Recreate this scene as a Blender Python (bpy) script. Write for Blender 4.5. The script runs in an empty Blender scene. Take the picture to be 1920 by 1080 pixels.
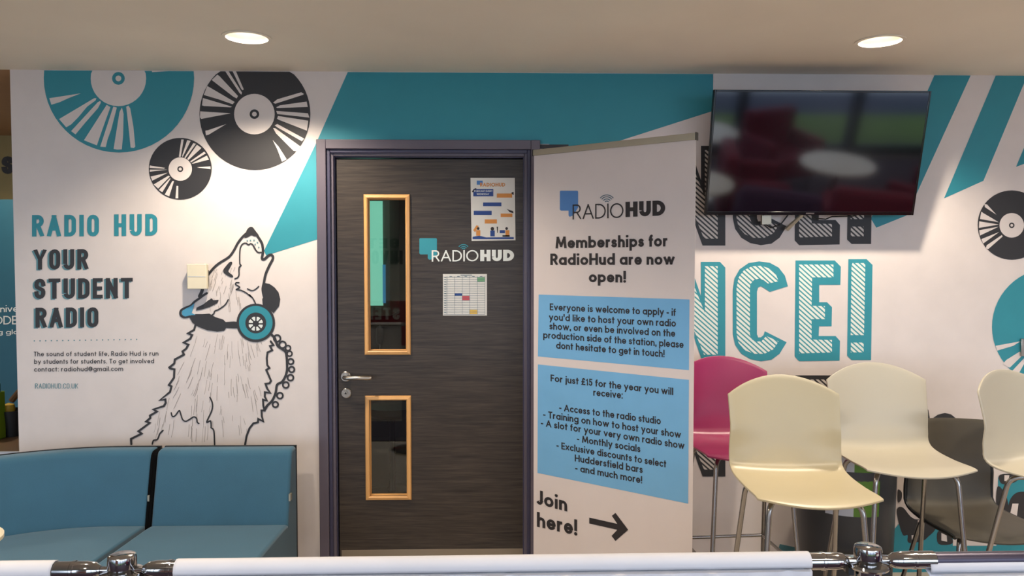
import bpy, bmesh, math, random
from mathutils import Vector, Matrix
from math import sin, cos, pi, radians as R
random.seed(7)
C = bpy.context.scene.collection
sc = bpy.context.scene

# ------------------------------------------------------------------ camera, world, lights, exposure
F = 1450.0
CAM = Vector((0, -3.77, 1.57))
YAW, PITCH = R(1.4), R(2.17)
cd = bpy.data.cameras.new('camera'); cam = bpy.data.objects.new('camera', cd); C.objects.link(cam)
cam.location = CAM; cam.rotation_euler = (pi/2 - PITCH, 0, -YAW)
cd.sensor_width = 36; cd.lens = 36*F/1920; cd.clip_start = .05
sc.camera = cam
MC = Matrix.Rotation(-YAW, 3, 'Z') @ Matrix.Rotation(pi/2 - PITCH, 3, 'X')
def ray(px, py): return MC @ Vector(((px-960)/F, (540-py)/F, -1))
def P(px, py, y=0.0):
    d = ray(px, py); return CAM + d*((y-CAM.y)/d.y)
def PZ(px, py, z):
    d = ray(px, py); return CAM + d*((z-CAM.z)/d.z)
def PP(px, py, o, n):
    d = ray(px, py); return CAM + d*((o-CAM).dot(n)/d.dot(n))

w = bpy.data.worlds.new('world'); sc.world = w; w.use_nodes = True
bg = w.node_tree.nodes['Background']
bg.inputs[0].default_value = (.72, .84, 1.0, 1); bg.inputs[1].default_value = 4.6
sc.view_settings.view_transform = 'Standard'; sc.view_settings.look = 'None'
sc.view_settings.gamma = 1; sc.view_settings.use_curve_mapping = False
sc.view_settings.exposure = 0.24
sc.cycles.max_bounces = 8; sc.cycles.sample_clamp_indirect = 4
sc.cycles.caustics_reflective = False; sc.cycles.caustics_refractive = False

CZ = P(960, 136, 0).z            # ceiling height
LIGHTS = [PZ(463, 70, CZ), PZ(1650, 77, CZ)]
def spot(loc, energy, angle, blend, color, radius=.05):
    l = bpy.data.lights.new('lamp_beam', 'SPOT'); l.energy = energy; l.spot_size = R(angle); l.spot_blend = blend
    l.color = color; l.shadow_soft_size = radius
    o = bpy.data.objects.new('lamp_beam', l); C.objects.link(o); o.location = loc; return o
WARM = (1, .86, .68)
for p in LIGHTS: spot(p + Vector((0, 0, .012)), 78, 138, .55, WARM, .04)
OTHER = [(-3.9, -2.2), (-1.09, -2.2), (1.52, -2.2), (4.15, -2.2), (-1.09, -4.0), (1.52, -4.0), (4.15, -.58), (4.15, -4.0)]
for x, y in OTHER: spot(Vector((x, y, CZ+.012)), 62, 138, .55, WARM, .06)
spot(Vector((-3.3, .9, CZ-.04)), 45, 150, .3, WARM, .08)  # fill spot added to brighten the space beyond the wall end
pl = bpy.data.lights.new('window_portal', 'AREA'); pl.shape = 'RECTANGLE'; pl.size = 12; pl.size_y = 2.4
pl.cycles.is_portal = True
po = bpy.data.objects.new('window_portal', pl); C.objects.link(po); po.location = (0, -5.95, 1.3); po.rotation_euler = (pi/2, 0, 0)

# ------------------------------------------------------------------ materials
def lin(c): c /= 255; return c/12.92 if c <= .04045 else ((c+.055)/1.055)**2.4
def rgb(r, g, b): return (lin(r), lin(g), lin(b), 1)
def mat(name, c, rough=.6, metal=0, spec=.5, bump=0, bscale=60, var=0, vscale=8, stretch=None, sheen=0, ior=None, coat=0, emit=0):
    m = bpy.data.materials.new(name); m.use_nodes = True; nt = m.node_tree; b = nt.nodes['Principled BSDF']
    c = rgb(*c)
    b.inputs['Base Color'].default_value = c; b.inputs['Roughness'].default_value = rough
    b.inputs['Metallic'].default_value = metal; b.inputs['Specular IOR Level'].default_value = spec
    if ior: b.inputs['IOR'].default_value = ior
    if coat: b.inputs['Coat Weight'].default_value = coat; b.inputs['Coat Roughness'].default_value = .15
    if sheen: b.inputs['Sheen Weight'].default_value = sheen; b.inputs['Sheen Roughness'].default_value = .5
    if emit: b.inputs['Emission Color'].default_value = c; b.inputs['Emission Strength'].default_value = emit
    tc = nt.nodes.new('ShaderNodeTexCoord'); mp = nt.nodes.new('ShaderNodeMapping'); nt.links.new(tc.outputs['Object'], mp.inputs[0])
    if stretch: mp.inputs['Scale'].default_value = stretch
    n1 = nt.nodes.new('ShaderNodeTexNoise'); n1.inputs['Scale'].default_value = vscale; n1.inputs['Detail'].default_value = 5
    nt.links.new(mp.outputs[0], n1.inputs['Vector'])
    v = var or .03
    rp = nt.nodes.new('ShaderNodeValToRGB'); rp.color_ramp.elements[0].position = .3; rp.color_ramp.elements[1].position = .7
    rp.color_ramp.elements[0].color = tuple(x*(1-v) for x in c[:3])+(1,)
    rp.color_ramp.elements[1].color = tuple(min(1, x*(1+v)) for x in c[:3])+(1,)
    nt.links.new(n1.outputs['Fac'], rp.inputs[0]); nt.links.new(rp.outputs[0], b.inputs['Base Color'])
    if bump:
        n2 = nt.nodes.new('ShaderNodeTexNoise'); n2.inputs['Scale'].default_value = bscale; n2.inputs['Detail'].default_value = 4
        nt.links.new(mp.outputs[0], n2.inputs['Vector'])
        bp = nt.nodes.new('ShaderNodeBump'); bp.inputs['Strength'].default_value = bump; bp.inputs['Distance'].default_value = .002
        nt.links.new(n2.outputs['Fac'], bp.inputs['Height']); nt.links.new(bp.outputs[0], b.inputs['Normal'])
    return m
def hatch(name, c1, c2, period, ratio):
    m = mat(name, c1, .5); nt = m.node_tree; b = nt.nodes['Principled BSDF']
    tc = nt.nodes.new('ShaderNodeTexCoord'); sp = nt.nodes.new('ShaderNodeSeparateXYZ'); nt.links.new(tc.outputs['Object'], sp.inputs[0])
    def op(o, a, bb):
        q = nt.nodes.new('ShaderNodeMath'); q.operation = o
        for i, z in enumerate((a, bb)):
            if z is None: continue
            if isinstance(z, (int, float)): q.inputs[i].default_value = z
            else: nt.links.new(z, q.inputs[i])
        return q.outputs[0]
    s = op('ADD', op('MULTIPLY', sp.outputs[0], .88), sp.outputs[2])
    f = op('FRACT', op('DIVIDE', op('ADD', s, 10.0), period), None)
    g = op('LESS_THAN', f, ratio)
    mx = nt.nodes.new('ShaderNodeMix'); mx.data_type = 'RGBA'; nt.links.new(g, mx.inputs[0])
    mx.inputs[6].default_value = rgb(*c1); mx.inputs[7].default_value = rgb(*c2)
    nt.links.new(mx.outputs[2], b.inputs['Base Color']); return m
WALLC = (222, 212, 208)
M = dict(
 wall=mat('printed wall', WALLC, .55, bump=.08, bscale=300),
 plainwall=mat('plain wall paint', (205, 198, 190), .7),
 teal=mat('teal print', (44, 140, 156), .55), black=mat('charcoal print', (44, 43, 46), .55),
 hair=mat('grey hair print', (166, 158, 154), .6), tealdark=mat('muted teal print', (92, 140, 150), .6),
 earblue=mat('blue print', (72, 150, 185), .55), white=mat('white print', (226, 230, 226), .55),
 hteal=hatch('teal hatching', (226, 230, 222), (56, 150, 160), .0232, .38),
 hblack=hatch('charcoal hatching', (205, 198, 192), (44, 43, 46), .0232, .45),
 ceiling=mat('ceiling paint', (244, 235, 222), .75, bump=.05, var=.03, vscale=2),
 ceil2=mat('tan far ceiling', (190, 150, 115), .8), floor=mat('vinyl floor', (186, 174, 160), .45, var=.08, vscale=5),
 frame=mat('grey door frame paint', (92, 84, 96), .42, coat=.1), frame2=mat('navy door frame rebate', (58, 56, 80), .4),
 oak=mat('pale oak', (214, 160, 98), .42, var=.1, vscale=14, stretch=(1, 1, .15), coat=.15),
 steel=mat('brushed steel', (176, 168, 158), .28, metal=1, var=.04), kick=mat('steel kick plate', (150, 138, 122), .45, metal=.85),
 chrome=mat('chrome', (168, 165, 165), .09, metal=1), tube=mat('satin steel tube', (165, 162, 160), .25, metal=1),
 paper=mat('paper', (215, 212, 206), .6), ink=mat('black ink', (36, 30, 32), .6), blue=mat('light blue print', (112, 170, 212), .55),
 bluemid=mat('mid blue print', (70, 120, 180), .55), bannerw=mat('banner film', (214, 202, 198), .5, bump=.03, bscale=5, var=.015),
 alu=mat('anodised aluminium', (176, 168, 150), .4, metal=.6), wifi=mat('slate print', (66, 96, 112), .55),
 tvb=mat('glossy black bezel', (12, 12, 14), .12, ior=1.6), screen=mat('screen glass', (6, 6, 9), .065, ior=1.9),
 blackp=mat('black plastic', (20, 20, 21), .45), cream=mat('cream plastic', (226, 216, 190), .45),
 sofa=mat('teal upholstery', (50, 96, 120), .85, bump=.35, bscale=500, var=.06, vscale=6, sheen=.25),
 stoolw=mat('ivory plastic', (186, 174, 144), .36, var=.02, vscale=3), stoolw2=mat('off white plastic', (188, 181, 164), .38, var=.02, vscale=3),
 pink=mat('magenta plastic', (150, 32, 88), .34, var=.03), greyshell=mat('worn grey plastic', (78, 73, 64), .5, var=.16, vscale=5),
 bin=mat('dark grey bin plastic', (62, 64, 68), .4), green=mat('green label', (96, 140, 44), .5), label=mat('white label', (200, 204, 214), .5),
 fabric=mat('white barrier fabric', (204, 203, 210), .75, bump=.15, bscale=25, sheen=.1),
 navy=mat('dark violet bar', (62, 56, 74), .35, metal=.4), refl=mat('lamp reflector', (244, 240, 232), .4, metal=.3),
 lamp=mat('lit lamp tube', (255, 240, 214), .4, emit=22), tealb=mat('teal display film', (34, 92, 112), .5),
 ochre=mat('olive wall paint', (150, 134, 92), .8), lime=mat('lime green plastic', (140, 176, 40), .4), yellow=mat('yellow plastic', (210, 170, 60), .5),
 wood=mat('brown desk wood', (110, 84, 62), .5, var=.1), orange=mat('orange print', (206, 134, 60), .55), navyp=mat('navy print', (28, 62, 130), .55),
 red=mat('red print', (190, 76, 84), .55), greenp=mat('soft green print', (110, 160, 120), .55), yel=mat('yellow print', (214, 176, 84), .55),
 dark=mat('dark studio paint', (40, 42, 42), .7), window=mat('lit studio window', (128, 205, 180), .5, emit=.85),
 greygreen=mat('grey green window surround', (96, 110, 100), .6), void=mat('black gap shade', (7, 7, 8), .9, spec=.1), carpet=mat('plum carpet', (58, 42, 54), .95, var=.1), grass=mat('lawn', (66, 92, 22), .9, var=.2, vscale=3), tarmac=mat('dark paving', (26, 36, 62), .9),
 paving=mat('pale paving', (150, 155, 160), .9), maroon=mat('maroon fabric', (128, 10, 58), .7), purple=mat('purple fabric', (70, 40, 90), .7),
 tabletop=mat('white table laminate', (236, 238, 240), .4), redpanel=mat('red panel print', (170, 34, 52), .6), cyanedge=mat('blue light edge', (60,150,200), .5, emit=.4))
# door laminate: dark wood with fine horizontal grain
def laminate():
    m = mat('dark wood laminate', (60, 53, 48), .42, spec=.35); nt = m.node_tree; b = nt.nodes['Principled BSDF']
    tc = nt.nodes.new('ShaderNodeTexCoord'); out = []
    for scl, vs in (((1.2, 1, 26), 3.0), ((2.5, 1, 110), 4.0)):
        mp = nt.nodes.new('ShaderNodeMapping'); mp.inputs['Scale'].default_value = scl; nt.links.new(tc.outputs['Object'], mp.inputs[0])
        n = nt.nodes.new('ShaderNodeTexNoise'); n.inputs['Scale'].default_value = vs; n.inputs['Detail'].default_value = 6; n.inputs['Distortion'].default_value = .4
        nt.links.new(mp.outputs[0], n.inputs['Vector']); out.append(n.outputs['Fac'])
    a = nt.nodes.new('ShaderNodeMix'); a.inputs[0].default_value = .5
    nt.links.new(out[0], a.inputs[2]); nt.links.new(out[1], a.inputs[3])
    rp = nt.nodes.new('ShaderNodeValToRGB'); e = rp.color_ramp.elements
    e[0].position = .34; e[0].color = rgb(34, 29, 26); e[1].position = .68; e[1].color = rgb(74, 64, 56)
    nt.links.new(a.outputs[0], rp.inputs[0]); nt.links.new(rp.outputs[0], b.inputs['Base Color'])
    bp = nt.nodes.new('ShaderNodeBump'); bp.inputs['Strength'].default_value = .2; bp.inputs['Distance'].default_value = .001
    nt.links.new(a.outputs[0], bp.inputs['Height']); nt.links.new(bp.outputs[0], b.inputs['Normal']); return m
M['laminate'] = laminate()
def glassmat():
    m = bpy.data.materials.new('clear pane'); m.use_nodes = True; nt = m.node_tree; nt.nodes.clear()
    o = nt.nodes.new('ShaderNodeOutputMaterial'); t = nt.nodes.new('ShaderNodeBsdfTransparent'); g = nt.nodes.new('ShaderNodeBsdfGlossy')
    g.inputs['Roughness'].default_value = .01; t.inputs[0].default_value = (.86, .9, .88, 1)
    f = nt.nodes.new('ShaderNodeFresnel'); f.inputs[0].default_value = 1.62; x = nt.nodes.new('ShaderNodeMixShader')
    nt.links.new(f.outputs[0], x.inputs[0]); nt.links.new(t.outputs[0], x.inputs[1]); nt.links.new(g.outputs[0], x.inputs[2]); nt.links.new(x.outputs[0], o.inputs[0]); return m
M['glass'] = glassmat()

# ------------------------------------------------------------------ helpers
def tag(o, label=None, cat=None, group=None, kind=None):
    if label: o['label'] = label
    if cat: o['category'] = cat
    if group: o['group'] = group
    if kind: o['kind'] = kind
    return o
def empty(name, loc=(0, 0, 0), rz=0, label=None, cat=None, group=None, kind=None):
    o = bpy.data.objects.new(name, None); C.objects.link(o); o.location = loc; o.rotation_euler = (0, 0, rz); o.empty_display_size = .1
    return tag(o, label, cat, group, kind)
class MB:
    def __init__(s): s.v = []; s.f = []; s.k = 0
    def lift(s, n):   # keeps overlapping pieces of one print from being coplanar
        s.k = (s.k+1) % 7; d = s.k*.00004
        s.v[n:] = [(x, y-d, z) for x, y, z in s.v[n:]]
    def poly(s, pts):
        n = len(s.v); s.v += [tuple(p) for p in pts]; s.f.append(tuple(range(n, n+len(pts)))); return s
    def box(s, x0, x1, y0, y1, z0, z1, T=None):
        n = len(s.v)
        for x in (x0, x1):
            for y in (y0, y1):
                for z in (z0, z1):
                    p = Vector((x, y, z)); s.v.append(tuple(T(p) if T else p))
        for f in ((0, 1, 3, 2), (4, 6, 7, 5), (0, 4, 5, 1), (2, 3, 7, 6), (0, 2, 6, 4), (1, 5, 7, 3)): s.f.append(tuple(n+i for i in f))
        return s
    def tube(s, pts, r, n=10, closed=False, cap=True):
        pts = [Vector(p) for p in pts]; k = len(pts); base = len(s.v); up = None
        rr = r if isinstance(r, (list, tuple)) else [r]*k
        for i, p in enumerate(pts):
            a = pts[i-1] if (i or closed) else p; b = pts[(i+1) % k] if (i < k-1 or closed) else p
            t = (b-a).normalized()
            if up is None: up = t.orthogonal().normalized()
            up = (up - t*up.dot(t)).normalized(); sd = t.cross(up)
            for j in range(n):
                an = 2*pi*j/n; s.v.append(tuple(p + (up*cos(an)+sd*sin(an))*rr[i]))
        for i in range(k if closed else k-1):
            for j in range(n):
                a = base+i*n+j; b = base+i*n+(j+1) % n; c = base+((i+1) % k)*n+(j+1) % n; d = base+((i+1) % k)*n+j
                s.f.append((a, b, c, d))
        if cap and not closed: s.f.append(tuple(base+j for j in reversed(range(n)))); s.f.append(tuple(base+(k-1)*n+j for j in range(n)))
        return s
    def lathe(s, prof, c=(0, 0, 0), n=32, axis='Z'):
        base = len(s.v); k = len(prof)
        for (r, z) in prof:
            for j in range(n):
                a = 2*pi*j/n
                p = (r*cos(a), r*sin(a), z) if axis == 'Z' else (r*cos(a), z, r*sin(a)) if axis == 'Y' else (z, r*cos(a), r*sin(a))
                s.v.append((p[0]+c[0], p[1]+c[1], p[2]+c[2]))
        for i in range(k-1):
            for j in range(n): s.f.append((base+i*n+j, base+i*n+(j+1) % n, base+(i+1)*n+(j+1) % n, base+(i+1)*n+j))
        return s
    def build(s, name, m, parent=None, label=None, cat=None, group=None, kind=None, smooth=False, bevel=0, fix=True, loc=None):
        me = bpy.data.meshes.new(name); me.from_pydata(s.v, [], s.f)
        if fix:
            bm = bmesh.new(); bm.from_mesh(me); bmesh.ops.recalc_face_normals(bm, faces=bm.faces); bm.to_mesh(me); bm.free()
        if smooth:
            for p in me.polygons: p.use_smooth = True
            try: me.set_sharp_from_angle(angle=R(40))
            except Exception: pass
        me.materials.append(m); o = bpy.data.objects.new(name, me); C.objects.link(o)
        if parent: o.parent = parent
        if loc is not None: o.location = loc
        if bevel:
            bv = o.modifiers.new('bevel', 'BEVEL'); bv.width = bevel; bv.segments = 3; bv.limit_method = 'ANGLE'
            for p in me.polygons: p.use_smooth = True
            me.set_sharp_from_angle(angle=R(40))
        return tag(o, label, cat, group, kind)
def catmull(pts, n=5, closed=False):
    out = []; k = len(pts)
    if k < 3: return list(pts)
    for i in range(k if closed else k-1):
        p = [pts[(i+j) % k] if closed else pts[max(0, min(k-1, i+j))] for j in (-1, 0, 1, 2)]
        for q in range(n):
            t = q/n
            out.append(tuple(.5*(2*p[1][c] + (p[2][c]-p[0][c])*t + (2*p[0][c]-5*p[1][c]+4*p[2][c]-p[3][c])*t*t + (3*p[1][c]-p[0][c]-3*p[2][c]+p[3][c])*t**3) for c in (0, 1)))
    if not closed: out.append(tuple(pts[-1]))
    return out
def circ(cx, cy, r, n=40, ry=None, a0=0, a1=360):
    ry = ry or r; full = a1-a0 == 360
    return [(cx+r*cos(R(a0+(a1-a0)*i/(n if full else n-1))), cy+ry*sin(R(a0+(a1-a0)*i/(n if full else n-1)))) for i in range(n)]
def offset2(pts, w, closed):
    L, Rr = [], []; k = len(pts); ww = w if isinstance(w, (list, tuple)) else [w]*k
    for i in range(k):
        a = pts[i-1] if (i or closed) else None; b = pts[(i+1) % k] if (i < k-1 or closed) else None; p = pts[i]
        def nrm(u, v):
            dx, dy = v[0]-u[0], v[1]-u[1]; l = math.hypot(dx, dy) or 1e-9; return (-dy/l, dx/l)
        n1 = nrm(a, p) if a else None; n2 = nrm(p, b) if b else None
        if n1 and n2:
            m = (n1[0]+n2[0], n1[1]+n2[1]); l = math.hypot(*m)
            if l < .3: m = n1; sc_ = 1
            else: m = (m[0]/l, m[1]/l); sc_ = 1/max(.55, m[0]*n1[0]+m[1]*n1[1])
        else: m = n1 or n2; sc_ = 1
        h = ww[i]/2*sc_
        L.append((p[0]+m[0]*h, p[1]+m[1]*h)); Rr.append((p[0]-m[0]*h, p[1]-m[1]*h))
    return L, Rr
def stroke(mb, pts, w, T, closed=False, cap=False, sq=False):
    """ribbon along 2-D points, T maps (x,y) to a 3-D point"""
    if sq and not closed and len(pts) > 1:
        pts = list(pts)
        for i, j in ((0, 1), (-1, -2)):
            dx, dy = pts[i][0]-pts[j][0], pts[i][1]-pts[j][1]; l = math.hypot(dx, dy) or 1; pts[i] = (pts[i][0]+dx/l*w/2, pts[i][1]+dy/l*w/2)
    L, Rr = offset2(pts, w, closed); k = len(pts); n = len(mb.v)
    for a, b in zip(L, Rr): mb.v += [tuple(T(*a)), tuple(T(*b))]
    mb.lift(n)
    for i in range(k if closed else k-1):
        j = (i+1) % k; mb.f.append((n+2*i, n+2*i+1, n+2*j+1, n+2*j))
    if cap:
        w0 = w if not isinstance(w, (list, tuple)) else w[0]; w1 = w if not isinstance(w, (list, tuple)) else w[-1]
        for p, ww in ((pts[0], w0), (pts[-1], w1)): n = len(mb.v); mb.poly([T(*q) for q in circ(p[0], p[1], ww/2, 10)]); mb.lift(n)

# ------------------------------------------------------------------ stroke lettering
def A_(cx, cy, rx, ry, a0, a1, n=14): return [(cx+rx*cos(R(a0+(a1-a0)*i/n)), cy+ry*sin(R(a0+(a1-a0)*i/n))) for i in range(n+1)]
def O_(n=28): return A_(.5, .5, .5, .5, 0, 360, n)
arch = [(0, .45)]+A_(.5, .55, .5, .45, 180, 0)+[(1, 0)]
Sx = A_(.5, .75, .45, .25, 35, 270)+A_(.5, .25, .5, .25, 90, -150)[1:]
LOW = {
 'a': (.64, [O_(), [(1, 0), (1, 1)]]), 'b': (.64, [O_(), [(0, 0), (0, 2)]]), 'c': (.54, [A_(.6, .5, .6, .5, 50, 310, 20)]),
 'd': (.64, [O_(), [(1, 0), (1, 2)]]), 'e': (.60, [[(.02, .5), (.98, .5)], A_(.5, .5, .5, .5, 8, 318, 22)]),
 'f': (.36, [[(.38, 0), (.38, 1.5)]+A_(.95, 1.5, .57, .5, 180, 100, 6), [(0, 1), (.95, 1)]]),
 'g': (.64, [O_(), [(1, 1), (1, -.4)]+A_(.5, -.4, .5, .55, 0, -140, 10)]), 'h': (.56, [[(0, 0), (0, 2)], arch]),
 'i': (0, [[(0, 0), (0, 1)]]), 'j': (.2, [[(1, 1), (1, -.5)]+A_(.2, -.5, .8, .4, 0, -80, 5)]),
 'k': (.56, [[(0, 0), (0, 2)], [(.95, 1), (.1, .45)], [(.35, .6), (1, 0)]]), 'l': (0, [[(0, 0), (0, 2)]]),
 'm': (.92, [[(0, 0), (0, 1)], [(0, .45)]+A_(.25, .6, .25, .4, 180, 0)+[(.5, 0)], [(.5, .45)]+A_(.75, .6, .25, .4, 180, 0)+[(1, 0)]]),
 'n': (.56, [[(0, 0), (0, 1)], arch]), 'o': (.64, [O_()]), 'p': (.64, [O_(), [(0, -1), (0, 1)]]),
 'r': (.38, [[(0, 0), (0, 1)], [(0, .4)]+A_(.8, .45, .8, .55, 180, 85, 8)]), 's': (.46, [Sx]),
 't': (.38, [[(.45, 0), (.45, 1.75)], [(0, 1), (1, 1)]]), 'u': (.56, [[(0, 1)]+A_(.5, .45, .5, .45, 180, 360)+[(1, 1)], [(1, 1), (1, 0)]]),
 'v': (.58, [[(0, 1), (.5, 0), (1, 1)]]), 'w': (.9, [[(0, 1), (.26, 0), (.5, 1), (.74, 0), (1, 1)]]),
 'x': (.56, [[(0, 1), (1, 0)], [(0, 0), (1, 1)]]), 'y': (.6, [[(0, 1), (.52, 0)], [(1, 1), (.25, -1)]]), 'z': (.5, [[(0, 1), (1, 1), (0, 0), (1, 0)]])}
CAP = {
 'A': (.78, [[(0, 0), (.5, 1)], [(.5, 1), (1, 0)], [(.2, .33), (.8, .33)]]), 'B': (.6, [[(0, 0), (0, 1)], [(0, 1), (.5, 1)]+A_(.5, .76, .4, .24, 90, -90, 10)+[(0, .52)], [(.5, .52)]+A_(.5, .26, .5, .26, 90, -90, 10)+[(0, 0)]]),
 'C': (.78, [A_(.55, .5, .55, .5, 48, 312, 22)]), 'D': (.74, [[(0, 0), (0, 1)], [(0, 1), (.3, 1)]+A_(.3, .5, .7, .5, 90, -90, 18)+[(0, 0)]]),
 'E': (.52, [[(1, 1), (0, 1), (0, 0), (1, 0)], [(0, .5), (.9, .5)]]), 'F': (.5, [[(1, 1), (0, 1), (0, 0)], [(0, .5), (.9, .5)]]),
 'G': (.84, [A_(.5, .5, .5, .5, 48, 360, 24)+[(.55, .5)]]), 'H': (.7, [[(0, 0), (0, 1)], [(1, 0), (1, 1)], [(0, .5), (1, .5)]]), 'I': (0, [[(0, 0), (0, 1)]]),
 'J': (.4, [[(1, 1), (1, .25)]+A_(.4, .25, .6, .25, 0, -130, 8)]), 'K': (.62, [[(0, 0), (0, 1)], [(1, 1), (.08, .45)], [(.3, .6), (1, 0)]]),
 'L': (.46, [[(0, 1), (0, 0), (1, 0)]]), 'M': (.9, [[(0, 0), (.12, 1), (.5, .15), (.88, 1), (1, 0)]]), 'N': (.72, [[(0, 0), (0, 1)], [(0, 1), (1, 0)], [(1, 0), (1, 1)]]),
 'O': (.94, [O_(32)]), 'P': (.56, [[(0, 0), (0, 1)], [(0, 1), (.5, 1)]+A_(.5, .73, .5, .27, 90, -90, 10)+[(0, .46)]]),
 'R': (.6, [[(0, 0), (0, 1)], [(0, 1), (.5, 1)]+A_(.5, .73, .45, .27, 90, -90, 10)+[(0, .46)], [(.5, .46), (1, 0)]]),
 'S': (.54, [Sx]), 'T': (.58, [[(0, 1), (1, 1)], [(.5, 1), (.5, 0)]]), 'U': (.68, [[(0, 1), (0, .38)]+A_(.5, .38, .5, .38, 180, 360)+[(1, 1)]]),
 'V': (.74, [[(0, 1), (.5, 0), (1, 1)]]), 'W': (1.05, [[(0, 1), (.27, 0), (.5, 1), (.73, 0), (1, 1)]]), 'Y': (.68, [[(0, 1), (.5, .45), (1, 1)], [(.5, .45), (.5, 0)]]),
 '1': (.3, [[(0, .78), (.9, 1), (.9, 0)]]), '5': (.52, [[(.9, 1), (.2, 1), (.1, .55)]+A_(.45, .32, .5, .32, 125, -150, 14)]),
 '£': (.56, [[(.9, .85)]+A_(.6, .75, .32, .25, 25, 180, 8)+[(.3, .2), (0, 0), (1, 0)], [(0, .45), (.75, .45)]]),
 '-': (.34, [[(0, .34), (1, .34)]]), '!': (0, [[(0, .34), (0, 1)]]), '.': (0, []), ',': (0, [[(0, .06), (-.0, -.12)]]), "'": (0, [[(0, .75), (0, 1)]]), ':': (0, []),
 '@': (.85, [A_(.5, .5, .5, .5, -40, 300, 24), A_(.5, .5, .22, .22, 0, 360, 14), [(.72, .7), (.72, .35), (.95, .35)]])}
def box_(r=.28): return A_(.5, 1-r, .5, r, 0, 180, 8)+A_(.5, r, .5, r, 180, 360, 8)+[(1, 1-r)]
CON = dict(CAP)
CON.update({'O': (.48, [box_(.24)]), 'D': (.48, [[(0, 0), (0, 1)], [(0, 1), (.4, 1)]+A_(.4, .76, .6, .24, 90, 0, 8)+A_(.4, .24, .6, .24, 0, -90, 8)+[(0, 0)]]),
 'R': (.48, [[(0, 0), (0, 1)], [(0, 1), (.45, 1)]+A_(.45, .76, .55, .24, 90, -90, 10)+[(0, .52)], [(.5, .52), (1, 0)]]), 'A': (.56, CAP['A'][1]),
 'H': (.48, CAP['H'][1]), 'U': (.48, [[(0, 1), (0, .24)]+A_(.5, .24, .5, .24, 180, 360, 12)+[(1, 1)]]), 'Y': (.54, CAP['Y'][1]), 'N': (.5, CAP['N'][1]),
 'S': (.46, [A_(.5, .76, .5, .24, 0, 180, 8)+[(0, .68), (.08, .6), (.9, .42), (1, .32)]+A_(.5, .24, .5, .24, 0, -180, 8)]), 'T': (.5, CAP['T'][1]), 'E': (.42, CAP['E'][1]),
 'C': (.48, [A_(.5, .76, .5, .24, 0, 180, 8)+A_(.5, .24, .5, .24, 180, 360, 8)]), 'K': (.5, CAP['K'][1]), 'I': CAP['I'], 'G': (.48, [A_(.5, .76, .5, .24, 0, 180, 8)+A_(.5, .24, .5, .24, 180, 360, 8)+[(1, .5), (.6, .5)]]),
 'V': (.54, CAP['V'][1]), 'L': (.4, CAP['L'][1]), 'P': (.48, CAP['P'][1])})
for D_ in (LOW, CAP, CON):   # sharp corners are drawn as separate straight strokes
    for ch in 'MWVvwxKk':
        if ch in D_: D_[ch] = (D_[ch][0], [[a, b] for q in D_[ch][1] for a, b in zip(q, q[1:])])
def layout(text, wt, xh, track, caps, space=.3):
    x = 0; items = []; desc = .3
    for ch in text:
        if ch == ' ': x += space; continue
        low = ch in LOW
        W, strokes = LOW[ch] if low else caps[ch]
        W = max(W, wt)
        def Y(v):
            if not low: return wt/2+v*(1-wt)
            if v <= 0: return wt/2 + v*(desc)
            if v <= 1: return wt/2+v*(xh-wt)
            return xh-wt/2+(v-1)*(1-xh)
        for s in strokes:
            pts = [(x+wt/2+a*(W-wt), Y(b)) for a, b in s]
            cl = len(pts) > 3 and math.hypot(pts[0][0]-pts[-1][0], pts[0][1]-pts[-1][1]) < 1e-6
            items.append((pts[:-1] if cl else pts, cl, -.9 if low and ch in 'gjpqy' else -.3 if ch == ',' else 0))
        d = []
        if ch in 'ij': d = [1-wt*.45]
        if ch in '!.': d = [wt*.5]
        if ch == ':': d = [wt*.5, xh-wt*.5]
        if ch == ',': d = [wt*.5]
        for yy in d:
            xx = x+wt/2+(W-wt if ch == 'j' else 0); items.append(('dot', xx, yy))
        x += W+track
    return items, x-track
def text(mb, s, bl, br, h, T, wt=.16, xh=.66, track=None, caps=CAP, hr=None, space=.3):
    """lettering whose baseline runs between two 2-D points; T maps 2-D to 3-D"""
    track = wt*.6 if track is None else track
    hr = hr or h; items, W = layout(s, wt, xh, track, caps, space)
    lo = [0]
    def Q(x, y):
        y = max(lo[0], min(1.0, y)); u = x/W; hh = h+(hr-h)*u
        return T(bl[0]+(br[0]-bl[0])*u, bl[1]+(br[1]-bl[1])*u - y*hh)
    for it in items:
        lo[0] = it[2] if it[0] != 'dot' else -1
        if it[0] == 'dot': mb.poly([Q(*p) for p in circ(it[1], it[2], wt*.58, 12)])
        else: stroke(mb, it[0], wt, Q, closed=it[1], sq=True)
    return mb

# ------------------------------------------------------------------ the shell of the room
WT = .16
def wallx(px, y=650): return P(px, y, 0).x
def wallz(py, x=800): return P(x, py, 0).z
XL = (P(18, 140).x + P(35, 780).x)/2
DX0, DX1 = wallx(598), wallx(1012)          # outside of the door frame
LX0, LX1 = wallx(631), wallx(983)           # door leaf
DZ1 = wallz(263); LZ1 = wallz(297)
X1 = 6.0
mb = MB()
ox0, ox1, oz1 = DX0+.02, DX1-.02, DZ1-.02
mb.box(XL, ox0, 0, WT, 0, CZ).box(ox1, X1, 0, WT, 0, CZ).box(ox0, ox1, 0, WT, oz1, CZ)
WALL = mb.build('wall_back', M['wall'], label='white wall printed with records, a howling wolf and big lettering', kind='structure')
def mesh_floor(name, x0, x1, y0, y1, z0, z1, m, label=None):
    return MB().box(x0, x1, y0, y1, z0, z1).build(name, m, label=label, kind='structure')
mesh_floor('floor', -7, X1, -6.2, 4.2, -.1, 0, M['floor'])
mesh_floor('floor_carpet', -6.9, X1-.1, -6.0, -2.75, 0, .006, M['carpet'])
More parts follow.
